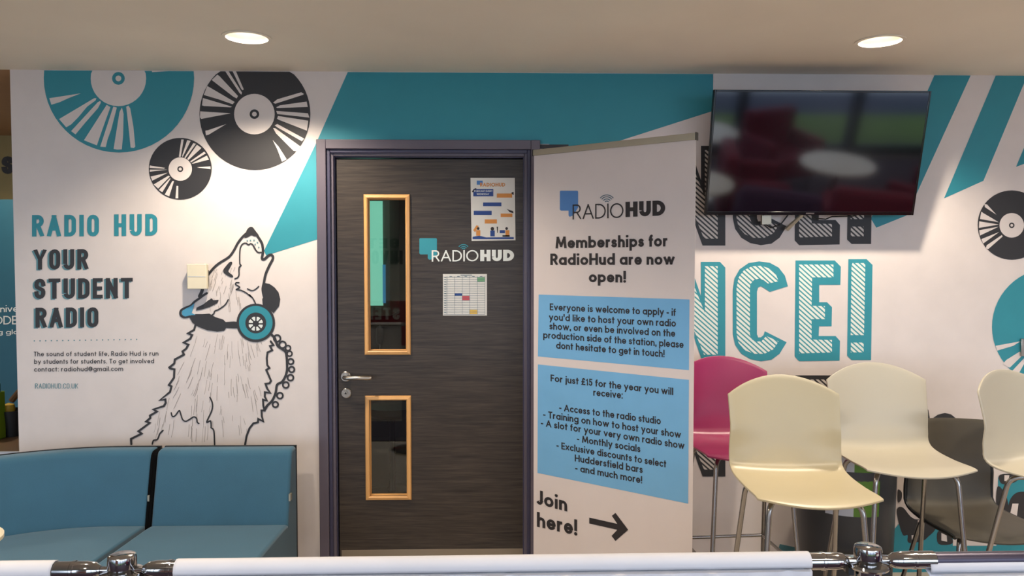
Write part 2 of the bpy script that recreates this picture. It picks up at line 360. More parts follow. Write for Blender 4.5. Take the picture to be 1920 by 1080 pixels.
# ceiling with round openings for the downlights
RAD = .086
HOLES = [Vector((p.x, p.y, 0)) for p in LIGHTS]+[Vector((x, y, 0)) for x, y in OTHER]
bm = bmesh.new(); edges = []
def ring(pts):
    vs = [bm.verts.new(p) for p in pts]; return [bm.edges.new((vs[i], vs[(i+1) % len(vs)])) for i in range(len(vs))]
edges += ring([(-7, -6.2, CZ), (X1, -6.2, CZ), (X1, 0, CZ), (-7, 0, CZ)])
for h in HOLES: edges += ring([(h.x+RAD*cos(2*pi*i/32), h.y+RAD*sin(2*pi*i/32), CZ) for i in range(32)])
bmesh.ops.triangle_fill(bm, edges=edges, use_beauty=True)
for f in bm.faces:
    if f.normal.z > 0: f.normal_flip()
me = bpy.data.meshes.new('ceiling'); bm.to_mesh(me); bm.free(); me.materials.append(M['ceiling'])
o = bpy.data.objects.new('ceiling', me); C.objects.link(o); tag(o, 'plain off white ceiling with round recessed lights', kind='structure')
MB().box(-7, XL+.3, 0.001, 4.2, CZ, CZ+.1).build('ceiling_far', M['ceil2'], kind='structure')  # tan base colour, darker and warmer than the main ceiling
MB().box(-7, X1, -6.3, 4.3, CZ+.4, CZ+.45).build('ceiling_deck', M['dark'], kind='structure')
MB().box(-7.1, -7, -6.2, 4.2, 0, CZ).build('wall_left', M['plainwall'], kind='structure')
MB().box(X1, X1+.1, -6.2, 0, 0, CZ).build('wall_right', M['plainwall'], kind='structure')
MB().box(-7, XL+.3, 2.0, 2.1, 0, CZ).build('wall_far', M['ochre'], kind='structure')
# window wall behind the viewpoint
mb = MB().box(-7, X1, -6.2, -6.1, 0, .12).box(-7, X1, -6.2, -6.1, CZ-.12, CZ)
for i in range(10): x = -7+i*1.44; mb.box(x-.05, x+.05, -6.25, -6.08, 0.0, CZ)
mb.build('window_1', M['tarmac'], kind='structure')
MB().box(-20, 20, -8.0, -6.2, -.12, -.02).build('lawn', M['grass'], kind='structure')
MB().box(-30, 30, -9.3, -8.0, -.12, -.02).build('road', M['tarmac'], kind='structure')
MB().box(-40, 40, -45, -9.3, -.12, -.02).build('path', M['paving'], kind='structure')

t = empty('ceiling_light', (-3.3, .9, CZ), label='added flat round light, unseen, brightening the space beyond the wall end', cat='light')
MB().lathe([(0, -.02), (.1, -.02), (.11, -.012), (.11, 0), (0, 0)]).build('added_disc', M['lamp'], t, smooth=True)  # invented disc fixture for the added fill spot
NAMES = ['recessed ceiling light over the curved sofa end of the barrier', 'recessed ceiling light over the barrier, in line with the wolf print', 'recessed ceiling light over the barrier, in line with the wall screen', 'recessed ceiling light over the barrier, far right', 'recessed ceiling light near the windows, in line with the wolf print', 'recessed ceiling light near the windows, in line with the wall screen', 'recessed ceiling light right of the picture, close to the printed wall', 'recessed ceiling light near the windows, far right']
# downlights
for i, h in enumerate(HOLES):
    t = empty('ceiling_light', (h.x, h.y, CZ), label=('round recessed ceiling light above the wolf print' if i == 0 else 'round recessed ceiling light in front of the wall screen' if i == 1 else NAMES[i-2]),
              cat='light', group='recessed ceiling lights' if i < 2 else 'ceiling lights outside the picture')
    MB().lathe([(RAD+.012, -.001), (RAD+.012, -.004), (RAD-.003, -.004), (RAD-.003, .0)], n=32).build('rim', M['ceiling'], t, smooth=True)
    MB().lathe([(RAD-.002, -.003), (.078, .03), (.062, .075), (.04, .105), (.001, .115)], n=32).build('reflector', M['refl'], t, smooth=True)
    mb = MB()
    for dx in (-.012, .012): mb.tube([(dx-.005, .0, .105), (dx-.005, .0, .055), (dx, 0, .045), (dx+.005, 0, .055), (dx+.005, 0, .105)], .0045, 8)
    mb.build('lamp_tube', M['lamp'], t, smooth=True)

# ------------------------------------------------------------------ mural
lay = [0]
def wt(off): return lambda x, y: P(x, y, -off)
def fill(mb, pts, off):
    n = len(mb.v); mb.poly([P(x, max(y, 131.5+x*.0055), -off) for x, y in pts]); mb.lift(n)
def zm(pts, ox, oy, s): return [(ox+x*s, oy+y*s) for x, y in pts]
BASE = .0008; ST = .0005
def prn(pts_list, m, layer, name, label=None):
    mb = MB()
    for p in pts_list: fill(mb, p, BASE+ST*layer)
    return mb.build(name, M[m], WALL, label)
# teal beam of sound
prn([[(652, 130), (1337, 130), (1337, 208), (1165, 263), (1030, 306), (1030, 270), (592, 270)], [(592, 270), (604, 270), (604, 446), (499, 479), (495, 470)]], 'teal', 0, 'beam_print', 'teal band spreading from the wolf mouth over the door')
prn([[(1752, 130), (1820, 130), (1700, 404), (1643, 427), (1633, 410)]], 'teal', 0, 'stripe_print', 'teal slanted stripe beside the screen')
prn([[(1867, 130), (1926, 130), (1844, 339), (1770, 372)]], 'teal', 0, 'stripe_print', 'second teal slanted stripe')
prn([[(1950, 205), (1950, 296), (1905, 313)]], 'teal', 0, 'stripe_print', 'teal stripe tip at the edge')
def record(cx, cy, r, ry, hx, hy, hr, ro, ri, sl, m, label):
    t = prn([circ(cx, cy, r, 56, ry)], m, 1, 'record_print', label)
    mb = MB(); fill(mb, circ(hx, hy, hr, 36), BASE+ST*2)
    for s in sl: fill(mb, s, BASE+ST*2)
    o = mb.build('groove_print', M['wall'], t)
    mb = MB(); fill(mb, circ(hx, hy, ro, 20), BASE+ST*3); mb.build('spindle_print', M[m], t)
    mb = MB(); fill(mb, circ(hx, hy, ri, 14), BASE+ST*4); mb.build('hole_print', M['wall'], t)
z4 = lambda q: zm(q, 60, 120, 1/6)
record(223, 146, 141, 140, 222, 147, 52, 12, 5.5, [z4(q) for q in (
 [(195, 385), (550, 330), (420, 380), (310, 430), (218, 458)], [(305, 620), (700, 385), (725, 385), (715, 410), (620, 480), (520, 600), (440, 680), (385, 712)],
 [(440, 755), (740, 430), (770, 415), (775, 435), (740, 500), (600, 660), (490, 792)], [(585, 858), (840, 460), (882, 485), (790, 740), (730, 915)],
 [(768, 930), (915, 480), (955, 490), (890, 740), (850, 850), (830, 935)], [(918, 955), (985, 540), (1012, 490), (1030, 560), (1025, 800), (1010, 960), (960, 963)],
 [(1060, 480), (1085, 468), (1105, 500), (1140, 700), (1162, 930), (1145, 945), (1110, 940), (1085, 700)], [(1350, 60), (1530, 60), (1540, 74), (1350, 92)])], 'teal', 'large teal record at the ceiling line')
z5 = lambda q: zm(q, 360, 120, .25)
record(478, 214, 104, 105, 477, 214, 38, 9, 4.5, [z5(q) for q in (
 [(148, 120), (190, 80), (205, 90), (345, 240), (335, 258), (310, 245)], [(88, 232), (115, 165), (320, 285), (305, 302), (200, 265)], [(75, 310), (82, 255), (300, 320), (290, 325), (90, 315)],
 [(62, 355), (290, 370), (70, 412), (60, 400)], [(100, 500), (120, 497), (258, 450), (125, 530), (105, 535)], [(250, 40), (275, 40), (375, 215), (370, 230), (355, 215)],
 [(305, 40), (330, 40), (388, 190), (380, 198), (368, 185)], [(608, 290), (640, 265), (820, 212), (840, 225), (830, 232), (625, 298)], [(632, 325), (660, 310), (860, 282), (868, 322), (640, 330)],
 [(632, 352), (870, 370), (880, 402), (640, 375)], [(638, 410), (645, 390), (872, 425), (862, 500), (650, 418)], [(620, 460), (640, 450), (842, 560), (825, 580), (640, 475)],
 [(608, 480), (625, 482), (815, 620), (785, 655), (760, 650), (630, 520)], [(605, 570), (650, 620), (710, 715), (675, 733), (640, 640)])], 'black', 'large black record')
z6 = lambda q: zm(q, 270, 250, .1296)
record(338, 316.5, 59, 58, 338, 317, 22, 5.6, 2.9, [z6(q) for q in (
 [(540, 88), (575, 90), (530, 340), (505, 340)], [(625, 98), (675, 110), (560, 340), (550, 330)], [(715, 140), (752, 152), (600, 360), (585, 350)], [(765, 165), (832, 212), (645, 385), (625, 370)],
 [(870, 265), (895, 290), (680, 420), (668, 405)], [(910, 322), (940, 380), (710, 440), (690, 435)], [(765, 492), (960, 478), (965, 518), (800, 498)], [(85, 465), (305, 500), (290, 512), (82, 500)],
 [(85, 525), (340, 525), (85, 555)], [(95, 625), (345, 570), (120, 685)], [(140, 740), (355, 612), (375, 625), (205, 800)], [(215, 820), (375, 650), (385, 655), (265, 852)],
 [(300, 885), (410, 690), (435, 690), (365, 912)], [(470, 760), (495, 762), (495, 940), (455, 940)])], 'black', 'small black record')
z7 = lambda q: zm(q, 1280, 120, 1/3)
record(1897, 422, 64, 65, 1897, 422.5, 23, 5.2, 2.6, [z7(q) for q in (
 [(1697, 788), (1712, 790), (1765, 848), (1700, 805)], [(1680, 830), (1690, 838), (1778, 890), (1672, 872)], [(1668, 885), (1778, 903), (1666, 922)], [(1668, 935), (1778, 915), (1672, 965)],
 [(1680, 985), (1780, 945), (1690, 1010)], [(1705, 1040), (1710, 1020), (1795, 962), (1800, 970), (1720, 1040)])], 'black', 'black record at the right edge')
z8 = lambda q: zm(q, 1280, 440, 1/3)
record(1970, 613, 110, 110, 1975, 613, 40, 9, 4.5, [z8(q) for q in (
 [(1760, 625), (1900, 600), (1860, 625), (1770, 652)], [(1800, 728), (1820, 705), (1900, 655), (1925, 665), (1840, 748)], [(1850, 770), (1925, 690), (1935, 700), (1880, 800)], [(1900, 820), (1950, 720), (1970, 725), (1950, 830)])], 'teal', 'teal record at the right edge')
# big lettering rows N C E !
def chars(dy, m, hm, label):
    zz = lambda q: zm(q, 1280, 440+dy, 1/3)
    N = [(-110, 153), (37, 153), (103, 345), (103, 153), (210, 153), (240, 185), (240, 714), (112, 714), (75, 612), (10, 400), (10, 714), (-110, 714)]
    Ni = [(125, 177), (197, 177), (197, 675), (120, 675), (-20, 330), (-20, 177), (20, 177), (125, 440)]
    Co = [(592, 290), (575, 230), (540, 185), (490, 158), (430, 150), (370, 160), (320, 195), (292, 245), (282, 310), (282, 560), (295, 620), (330, 670), (380, 700), (440, 712), (500, 703), (545, 670), (585, 605), (462, 543), (455, 565), (440, 577), (425, 578), (418, 560), (418, 320), (425, 298), (440, 290), (458, 300), (490, 322)]
    Ci = [(540, 262), (480, 275), (455, 255), (430, 247), (400, 255), (380, 280), (378, 310), (378, 560), (390, 590), (415, 602), (445, 598), (470, 570), (540, 600), (510, 645), (460, 670), (400, 670), (350, 650), (315, 610), (303, 560), (303, 300), (315, 240), (345, 200), (390, 178), (440, 175), (490, 190), (525, 225)]
    E = [(635, 145), (855, 145), (890, 180), (887, 282), (768, 282), (768, 380), (812, 380), (840, 408), (838, 515), (768, 515), (765, 570), (860, 570), (885, 598), (883, 708), (655, 712), (630, 685)]
    Ei = [(655, 168), (848, 168), (848, 240), (728, 240), (725, 400), (800, 402), (800, 475), (725, 475), (725, 590), (840, 592), (840, 662), (655, 668)]
    X = [(932, 138), (1035, 138), (1068, 170), (1060, 705), (950, 705), (925, 680)]
    Xi = [(955, 160), (1018, 160), (1027, 170), (1020, 565), (945, 565), (950, 175)]; Xj = [(947, 607), (1018, 607), (1018, 662), (945, 662)]
    for out, ins, nm in ((N, [Ni], 'N'), (Co, [Ci], 'C'), (E, [Ei], 'E'), (X, [Xi, Xj], 'exclamation mark')):
        t = prn([zz(out)], m, 1, 'letter_print', label % nm)
        mb = MB()
        for q in ins: fill(mb, zz(q), BASE+ST*2)
        mb.build('hatching_print', M[hm], t)
chars(0, 'teal', 'hteal', 'hatched teal %s of the middle row')
chars(-217.5, 'black', 'hblack', 'hatched black %s of the row behind the screen')
chars(215.5, 'black', 'hblack', 'hatched black %s of the row behind the stools')
# graffiti patch low on the wall
z9 = lambda q: zm(q, 1660, 880, 1/6)
z10 = lambda q: zm(q, 1640, 740, 1/6)
prn([z9(q) for q in ([(60, 720), (200, 560), (640, 640), (760, 720), (760, 1300), (40, 1300)], [(1270, 90), (2000, 60), (2000, 1300), (760, 1300), (760, 860), (1250, 860)])], 'teal', 1, 'graffiti_print', 'teal paint patch low on the wall')
prn([z9(catmull(q, 4, True)) for q in (
 [(130, 450), (200, 430), (330, 560), (600, 560), (560, 680), (480, 760), (430, 800), (300, 830), (250, 810), (250, 740), (200, 740), (150, 600)],
 [(1260, 200), (1320, 230), (1370, 330), (1390, 480), (1330, 480), (1250, 420)], [(1390, 380), (1450, 280), (1560, 250), (1760, 300), (1700, 560), (1500, 560), (1400, 500)],
 [(1290, 60), (1500, 60), (1480, 130), (1390, 165), (1300, 155)], [(590, 700), (700, 700), (760, 830), (600, 840)], [(140, 230), (185, 260), (180, 340), (140, 370)])], 'black', 2, 'graffiti_print', 'charcoal paint shapes low on the wall')
prn([z9(q) for q in ([(630, 715), (690, 745), (695, 815), (630, 800)], [(1430, 385), (1498, 385), (1480, 525), (1405, 495)], [(1340, 65), (1395, 65), (1385, 135), (1338, 130)], [(365, 570), (440, 600), (370, 710)], [(295, 740), (320, 740), (320, 790), (298, 790)])], 'wall', 3, 'graffiti_highlight_print')
prn([z10(q) for q in ([(540, 165), (603, 168), (622, 270), (580, 320), (540, 320)], [(575, 325), (640, 275), (710, 225), (790, 205), (860, 222), (920, 270), (945, 325), (945, 400), (560, 400)])], 'black', 1, 'graffiti_print', 'charcoal arc above the grey chair')
prn([z10([(645, 325), (670, 300), (715, 285), (755, 300), (780, 325), (780, 380), (640, 380)])], 'wall', 2, 'graffiti_highlight_print')
prn([[(1462, 1020), (1490, 1026), (1520, 1045), (1560, 1100), (1440, 1100)]], 'tealdark', 1, 'graffiti_print')
prn([[(1010, 271), (1066, 271), (1066, 279), (1010, 279)]], 'black', 2, 'panel_edge_print')

# wolf
WOLF = empty('wolf_print', label='howling wolf drawing in black line with headphones'); WOLF.parent = WALL
za = lambda q: zm(q, 330, 400, .1302)
zb = lambda q: zm(q, 400, 400, .1481)
zc = lambda q: zm(q, 300, 500, .1852)
zd = lambda q: zm(q, 230, 680, .1481)
ze = lambda q: zm(q, 440, 640, .1852)
mb = MB(); L1 = BASE+ST*3
def S(q, w, sm=True, mb=None, off=L1, cap=True): stroke(mb, catmull(q, 5) if sm else q, w, wt(off), cap=cap)
S(za([(460, 885), (540, 790), (620, 720), (760, 630), (830, 540), (890, 430), (950, 350), (1010, 290)]), 4.6, mb=mb)
S(za([(1150, 290), (1220, 400), (1245, 460), (1252, 560), (1238, 640), (1250, 662), (1280, 655), (1330, 610), (1370, 598), (1395, 625), (1388, 670), (1340, 760), (1290, 880)])+zb([(640, 880), (625, 960), (640, 1050)]), 4.8, mb=mb)
S(zb([(605, 495), (570, 495), (540, 470), (500, 400), (470, 385), (445, 398), (410, 378), (370, 390), (345, 430), (335, 500), (335, 630), (350, 662), (325, 690), (325, 780), (305, 815), (275, 828)]), 2.7, mb=mb)
S(zb([(325, 878), (290, 878), (282, 900), (330, 930), (325, 945), (290, 965), (350, 975), (420, 1010), (480, 1060)])+zc([(900, 280), (940, 320), (968, 375)]), 2.4, mb=mb)
S(zb([(430, 955), (490, 978), (535, 960), (575, 925)]), 2.2, mb=mb)
S(zc([(690, 335), (660, 385), (600, 430), (555, 450), (545, 475), (520, 495)]), 2.6, mb=mb)
S(zc([(475, 268), (440, 290), (400, 320), (350, 355), (310, 395), (250, 420), (212, 445), (208, 485), (240, 512), (300, 505)]), 4.2, mb=mb)
S(zc([(430, 228), (420, 260), (400, 300)]), 6, mb=mb)
left = zc([(360, 590), (345, 640), (283, 675), (325, 692), (305, 730), (240, 768), (287, 790), (265, 830), (228, 858), (243, 890), (150, 940), (145, 980), (95, 1020)])+zd([(600, 72), (655, 85), (650, 190), (585, 282), (618, 300), (600, 370), (470, 475), (540, 465), (545, 510), (520, 550), (388, 592), (435, 618), (345, 670), (350, 700), (297, 745), (342, 762), (200, 868), (240, 898), (105, 965), (110, 1030)])
S(left, 4.0, sm=False, mb=mb)
S(zd([(510, 858), (470, 900), (440, 970), (390, 985), (375, 1030)]), 2.8, mb=mb)
S(zd([(615, 635), (630, 680), (665, 670), (715, 608), (735, 650), (760, 720), (800, 742), (850, 715), (900, 687), (935, 705), (945, 755), (965, 770)]), 2.6, mb=mb)
S(zd([(1105, 440), (1135, 510), (1130, 600), (1065, 750), (1112, 738), (1120, 805)])+[(396, 802), (401, 808), (402.5, 834)], 2.8, mb=mb)
S(ze([(365, 0), (392, 38), (358, 48), (380, 90), (333, 112), (325, 170), (330, 240), (352, 270), (320, 290), (345, 345), (368, 400), (352, 425), (312, 430), (330, 480), (360, 522), (306, 515), (305, 560), (326, 600), (287, 590), (290, 650), (302, 700), (272, 700), (275, 760), (290, 810), (238, 785), (235, 820), (190, 830), (150, 880), (120, 960), (103, 1060)]), 3.8, sm=False, mb=mb)
S(zc([(1130, 690), (1160, 720), (1175, 760)])+ze([(440, 50), (510, 100), (525, 150), (530, 230), (530, 290), (515, 350), (480, 410), (430, 440), (415, 520), (380, 600), (330, 650), (300, 700)]), 4.6, mb=mb)
for x, y, r in ((540, 68, 26), (555, 125, 26), (568, 205, 28), (577, 285, 28), (565, 368, 30), (518, 442, 30), (458, 550, 30), (412, 640, 28), (485, 35, 34), (430, -30, 34)):
    c_ = ze([(x, y)])[0]; stroke(mb, circ(c_[0], c_[1], r*.1852, 16), 3.4 if r > 26 else 3, wt(L1), closed=True)
mb.build('outline_print', M['black'], WOLF)
mb = MB()
for q in (za(catmull([(1000, 290), (1020, 240), (1050, 205), (1080, 195), (1110, 205), (1140, 245), (1195, 325), (1130, 330), (1085, 315), (1040, 340), (985, 352)], 3, True)),
          zb(catmull([(235, 615), (205, 618), (150, 680), (125, 720), (140, 760), (210, 805), (247, 808), (245, 785), (190, 735), (215, 680), (237, 640)], 3, True)),
          zc([(1060, 165), (1110, 175), (1160, 210), (1200, 260), (1218, 330), (1205, 400), (1150, 470), (1100, 430), (1040, 400), (1035, 330), (1050, 290), (1040, 230)]),
          zc([(290, 500), (360, 480), (430, 480), (500, 475), (560, 510), (640, 535), (665, 560), (750, 555), (790, 560), (790, 625), (740, 625), (670, 620), (650, 650), (580, 658), (480, 645), (390, 610), (330, 570)]),
          zc([(525, 320), (540, 340), (595, 335), (580, 370), (500, 410), (420, 435), (365, 445), (370, 415), (440, 380), (490, 340)])): fill(mb, q, L1+.0002)
fill(mb, circ(479.6, 605.5, 36.2, 44), L1+.0002)
fill(mb, circ(479.6, 605.5, 19.6, 30), L1+.0008)
mb.build('headphone_print', M['black'], WOLF)
mb = MB(); fill(mb, circ(479.6, 605, 31.5, 40), L1+.0005); mb.build('ear_pad_print', M['teal'], WOLF)
mb = MB(); fill(mb, zc([(350, 370), (330, 440), (320, 470), (360, 488), (310, 492), (255, 505), (225, 490), (222, 450), (260, 425), (310, 400)]), L1+.0005); mb.build('ear_tip_print', M['earblue'], WOLF)
mb = MB()
for k in range(8):
    a = 45*k+10; mb.poly([P(479.6+r*cos(R(b)), 607+r*sin(R(b)), -(L1+.0011)) for r, b in ((6, a+4), (13.2, a-2), (13.8, a+14), (13.2, a+30), (6, a+26))])
mb.build('vent_print', M['white'], WOLF)
mb = MB()
for x, y in ((430, 348), (470, 343), (515, 340), (558, 370), (530, 392), (575, 430)):
    c_ = zb([(x, y)])[0]; fill(mb, circ(c_[0], c_[1], 1.5, 8), L1)
mb.build('whisker_print', M['tealdark'], WOLF)
# fur strokes
mb = MB(); rnd = random.Random(3)
LB = [(356, 612), (325, 665), (316, 695), (322, 720), (298, 752), (270, 800), (255, 828)]; RB = [(500, 640), (502, 680), (500, 720), (500, 760), (480, 790), (462, 828)]
def bx(B, y):
    for (x0, y0), (x1, y1) in zip(B, B[1:]):
        if y0 <= y <= y1: return x0+(x1-x0)*(y-y0)/(y1-y0)
    return B[0][0] if y < B[0][1] else B[-1][0]
for k in range(120):
    y = rnd.uniform(622, 805); a, b = bx(LB, y)+12, bx(RB, y)-10; x = rnd.uniform(a, b); f = (x-a)/(b-a)
    ln = rnd.uniform(10, 34); dx = (-.5+.85*f)*ln*(1 if y < 740 else .45)+rnd.uniform(-2, 2)
    y2 = min(y+ln, 829); q = [(x, y), (x+dx*.45+rnd.uniform(-1, 1), (y+y2)/2), (x+dx, y2)]
    stroke(mb, catmull(q, 3), rnd.choice([.5, .7, .85]), wt(BASE+ST*2))
for k in range(46):
    u = rnd.random(); x = 392+rnd.random()*60; y = 500+rnd.random()*78
    if x+y < 905 or x > 470-(y-500)*.1: continue
    ln = rnd.uniform(6, 18); q = [(x, y), (x-ln*.35*(1 if y < 540 else -.3), y+ln)]
    stroke(mb, q, .75, wt(BASE+ST*2))
mb.build('fur_print', M['hair'], WOLF)

# wall lettering on the left
Tn = wt(BASE+ST*2)
def shade(s, bl, br, h, w_, dx=-3.2, dy=1.6):
    text(mbs, s, (bl[0]+dx, bl[1]+dy), (br[0]+dx, br[1]+dy), h, wt(BASE+ST), wt=w_, caps=CON, track=.13)
    text(mbk, s, bl, br, h, Tn, wt=w_, caps=CON, track=.13)
mb = MB(); text(mb, 'RADIO', (60, 443.6), (185.5, 443), 40.5, Tn, wt=.18, caps=CON, track=.14); text(mb, 'HUD', (214, 442.5), (295, 441.6), 40.5, Tn, wt=.18, caps=CON, track=.14)
mb.build('heading_print', M['teal'], WALL, label='teal heading RADIO HUD')
mbs, mbk = MB(), MB()
shade('YOUR', (63.5, 505.5), (165.5, 505), 38, .18); shade('STUDENT', (64.5, 560.5), (249, 559), 38, .18); shade('RADIO', (66.5, 614.5), (184.5, 613.5), 37.5, .18)
mbs.build('heading_shadow_print', M['tealdark'], WALL); mbk.build('heading_print', M['black'], WALL, label='black heading YOUR STUDENT RADIO')
mb = MB()
for i in range(19): fill(mb, circ(64.4+i*10.66, 639.2-i*.15, 1.3, 8), BASE+ST)
mb.build('dotted_line_print', M['tealdark'], WALL)
mb = MB()
for s, a, b in (('The sound of student life, Radio Hud is run', (63.4, 668), (297, 666.8)), ('by students for students. To get involved', (64, 682.2), (289, 681)), ('contact: radiohud@gmail.com', (64, 696.8), (230.8, 695.5))):
    text(mb, s, a, b, 8.6, Tn, wt=.14, xh=.7, track=.14, space=.36)
mb.build('paragraph_print', M['black'], WALL, label='small black paragraph')
mb = MB(); text(mb, 'RADIOHUD.CO.UK', (65.8, 728.5), (146.5, 728.5), 9.5, Tn, wt=.1, caps=CON, track=.12); mb.build('address_print', M['tealdark'], WALL, label='thin grey teal web address')

# ------------------------------------------------------------------ door
DOOR = empty('door_1', (0, 0, 0), kind='structure', label='dark wood laminate door in a grey frame with two glazed slots')
def uframe(x0, x1, z1, wd, ya, yb): return MB().box(x0, x0+wd, ya, yb, 0, z1).box(x1-wd, x1, ya, yb, 0, z1).box(x0+wd, x1-wd, ya, yb, z1-wd, z1)
aw = .045
uframe(DX0, DX1, DZ1, aw, -.022, .04).build('door_frame', M['frame'], DOOR, bevel=.003)
g1 = (LX0-DX0-aw)/3
uframe(DX0+aw, DX1-aw, DZ1-aw, g1+.004, -.008, .08).build('frame_step', M['frame2'], DOOR, bevel=.003)
uframe(DX0+aw+g1, DX1-aw-g1, DZ1-aw-g1, g1+.004, .006, .1).build('frame_step', M['frame'], DOOR, bevel=.003)
uframe(DX0+aw+2*g1, DX1-aw-2*g1, DZ1-aw-2*g1, g1-.004, .02, WT).build('frame_step', M['frame2'], DOOR, bevel=.002)
LY = .03
lx0, lx1 = LX0+.002, LX1+.012; lz1 = min(LZ1, DZ1-aw-3*g1-.002)
DT = lambda x, y, off=0: P(x, y, LY-off)
def pr(x0, y0, x1, y1): a = P(x0, (y0+y1)/2, LY); b = P(x1, (y0+y1)/2, LY); c = P((x0+x1)/2, y0, LY); d = P((x0+x1)/2, y1, LY); return a.x, b.x, d.z, c.z
V1 = pr(691, 373, 762, 657); V2 = pr(694, 750, 762, 929)     # glass openings
xa, xb = (V1[0]+V2[0])/2, (V1[1]+V2[1])/2
mb = MB()
mb.box(lx0, xa, LY, LY+.044, .006, lz1).box(xb, lx1, LY, LY+.044, .006, lz1).box(xa, xb, LY, LY+.044, .006, V2[2]).box(xa, xb, LY, LY+.044, V2[3], V1[2]).box(xa, xb, LY, LY+.044, V1[3], lz1)
mb.build('door_leaf', M['laminate'], DOOR)
for V in (V1, V2):
    z0, z1 = V[2], V[3]; fw = .022; mb = MB()
    prof = [(-.001, .0), (-.001, -.012), (-.006, -.016), (-.018, -.012), (-fw, -.004), (-fw, .0)]
    cs = [(xa, z0, 1, 1), (xb, z0, -1, 1), (xb, z1, -1, -1), (xa, z1, 1, -1)]
    n = len(mb.v)
    for (cx, cz, sx, sz) in cs:
        for (d, yy) in [(.004, LY+.02)]+[(d, LY+yy) for d, yy in prof]: mb.v.append((cx+sx*d, yy, cz+sz*d))
    k = len(prof)+1
    for i in range(4):
        j = (i+1) % 4
        for q in range(k-1): mb.f.append((n+i*k+q, n+i*k+q+1, n+j*k+q+1, n+j*k+q))
    mb.build('glazing_bead', M['oak'], DOOR, label='pale oak glazing frame')
    MB().box(xa, xb, LY+.02, LY+.026, z0, z1).build('glass_pane', M['glass'], DOOR)
hx = P(648, 706, LY-.004); kx = P(649, 737, LY-.004)
h = MB().lathe([(.0, -.008), (.022, -.008), (.0255, -.005), (.026, .003)], (hx.x, LY-.003, hx.z), 28, 'Y').build('handle_rose', M['steel'], DOOR, smooth=True)
tip = P(694, 706, LY-.055)
MB().tube([(hx.x, LY-.006, hx.z), (hx.x, LY-.04, hx.z), (hx.x+.004, LY-.05, hx.z), (hx.x+.016, LY-.056, hx.z), (tip.x-.012, LY-.056, hx.z), (tip.x-.002, LY-.05, hx.z), (tip.x, LY-.038, hx.z)], .0095, 14).build('lever_handle', M['steel'], DOOR, smooth=True)
k_ = MB().lathe([(.0, -.008), (.022, -.008), (.0255, -.005), (.026, .003)], (kx.x, LY-.003, kx.z), 28, 'Y').build('lock_rose', M['steel'], DOOR, smooth=True)
MB().lathe([(.0, -.003), (.008, -.003), (.009, 0)], (kx.x, LY-.011, kx.z+.004), 20, 'Y').box(kx.x-.004, kx.x+.004, LY-.014, LY-.01, kx.z-.015, kx.z+.002).build('lock_cylinder', M['steel'], k_)
MB().box(kx.x-.001, kx.x+.001, LY-.0155, LY-.0138, kx.z-.004, kx.z+.007).build('keyhole', M['blackp'], k_)
kz = wallz(1034)
MB().box(lx0+.008, lx1-.008, LY-.0015, LY, .01, kz).build('kick_plate', M['kick'], DOOR, bevel=.0006)
# logo on the door
T1 = lambda x, y: P(x, y, LY-.0008); T2 = lambda x, y: P(x, y, LY-.0014)
def logo(T1, T2, sq, r1, r2, cen, radii, par, m1, m2, m3, hud, w1=.1, w2=.25):
    MB().poly([T1(*p) for p in sq]).build('logo_square_print', M[m1], par)
    mb = MB(); text(mb, 'RADIO', r1[0], r1[1], r1[2], T2, wt=w1, track=.1); text(mb, 'HUD', r2[0], r2[1], r2[2], T2, wt=w2, track=.09)
    mb.build('logo_lettering_print', M[m2], par)
    mb = MB()
    for r in radii: stroke(mb, circ(cen[0], cen[1], r, 14, a0=-142, a1=-38), 1.5, T2)
    mb.build('logo_signal_print', M[m3], par)
def rsq(x0, y0, x1, y1, r, tail):
    q = []
    for cx, cy, a in ((x0+r, y0+r, 180), (x1-r, y0+r, 270)): q += [(cx+r*cos(R(a+i*22.5)), cy+r*sin(R(a+i*22.5))) for i in range(5)]
    return q+tail+[(x0+r, y1), (x0, y1-r)]
logo(T1, T2, rsq(786.3, 446.7, 819.2, 477, 2, [(819.2, 478), (812, 486), (804.5, 487), (802, 484), (802, 477)]), ((809.5, 490.5), (897, 490), 21.2), ((900.5, 489.8), (963.8, 489.5), 21.2), (869, 469.5), (4, 7.3, 11), DOOR, 'teal', 'white', 'teal', 'white', .115, .27)

# papers taped to the door
def plate(name, q, T, m, par=None, th=.0004, **k):
    mb = MB(); a = [T(x, y) for x, y in q]; b = [p+Vector((0, th, 0)) for p in a]; n = len(a)
    mb.poly(a); mb.poly(b[::-1])
    for i in range(n): mb.poly([a[i], b[i], b[(i+1) % n], a[(i+1) % n]])
    return mb.build(name, M[m], par, **k)
Tp = lambda x, y: P(x, y, LY-.0012)
Tq = lambda x, y: P(x, y, LY-.0018)
Tr = lambda x, y: P(x, y, LY-.0024)
PO = plate('poster', [(882.2, 333.5), (965.2, 333.5), (966.5, 450.5), (884.3, 451.8)], Tp, 'paper', th=.0008, label='white paper poster with blue and orange boxes taped high on the door', cat='poster')
zp = lambda q: zm(q, 870, 320, .2594)
def bx4(x0, y0, x1, y1): return [(x0, y0), (x1, y0), (x1, y1), (x0, y1)]
def pl(qs, m, nm, par, T=Tq):
    for q in qs: MB().poly([T(*p) for p in q]).build(nm, M[m], par)
pl([zp(q) for q in (bx4(67, 132, 212, 185), bx4(138, 230, 270, 257), bx4(70, 290, 200, 320), [(62, 495), (62, 478), (110, 470), (160, 482), (360, 480), (360, 495)], bx4(258, 430, 296, 452), bx4(190, 432, 222, 475))], 'navyp', 'blue_box_print', PO)
pl([zp(bx4(92, 72, 135, 102))], 'bluemid', 'square_print', PO)
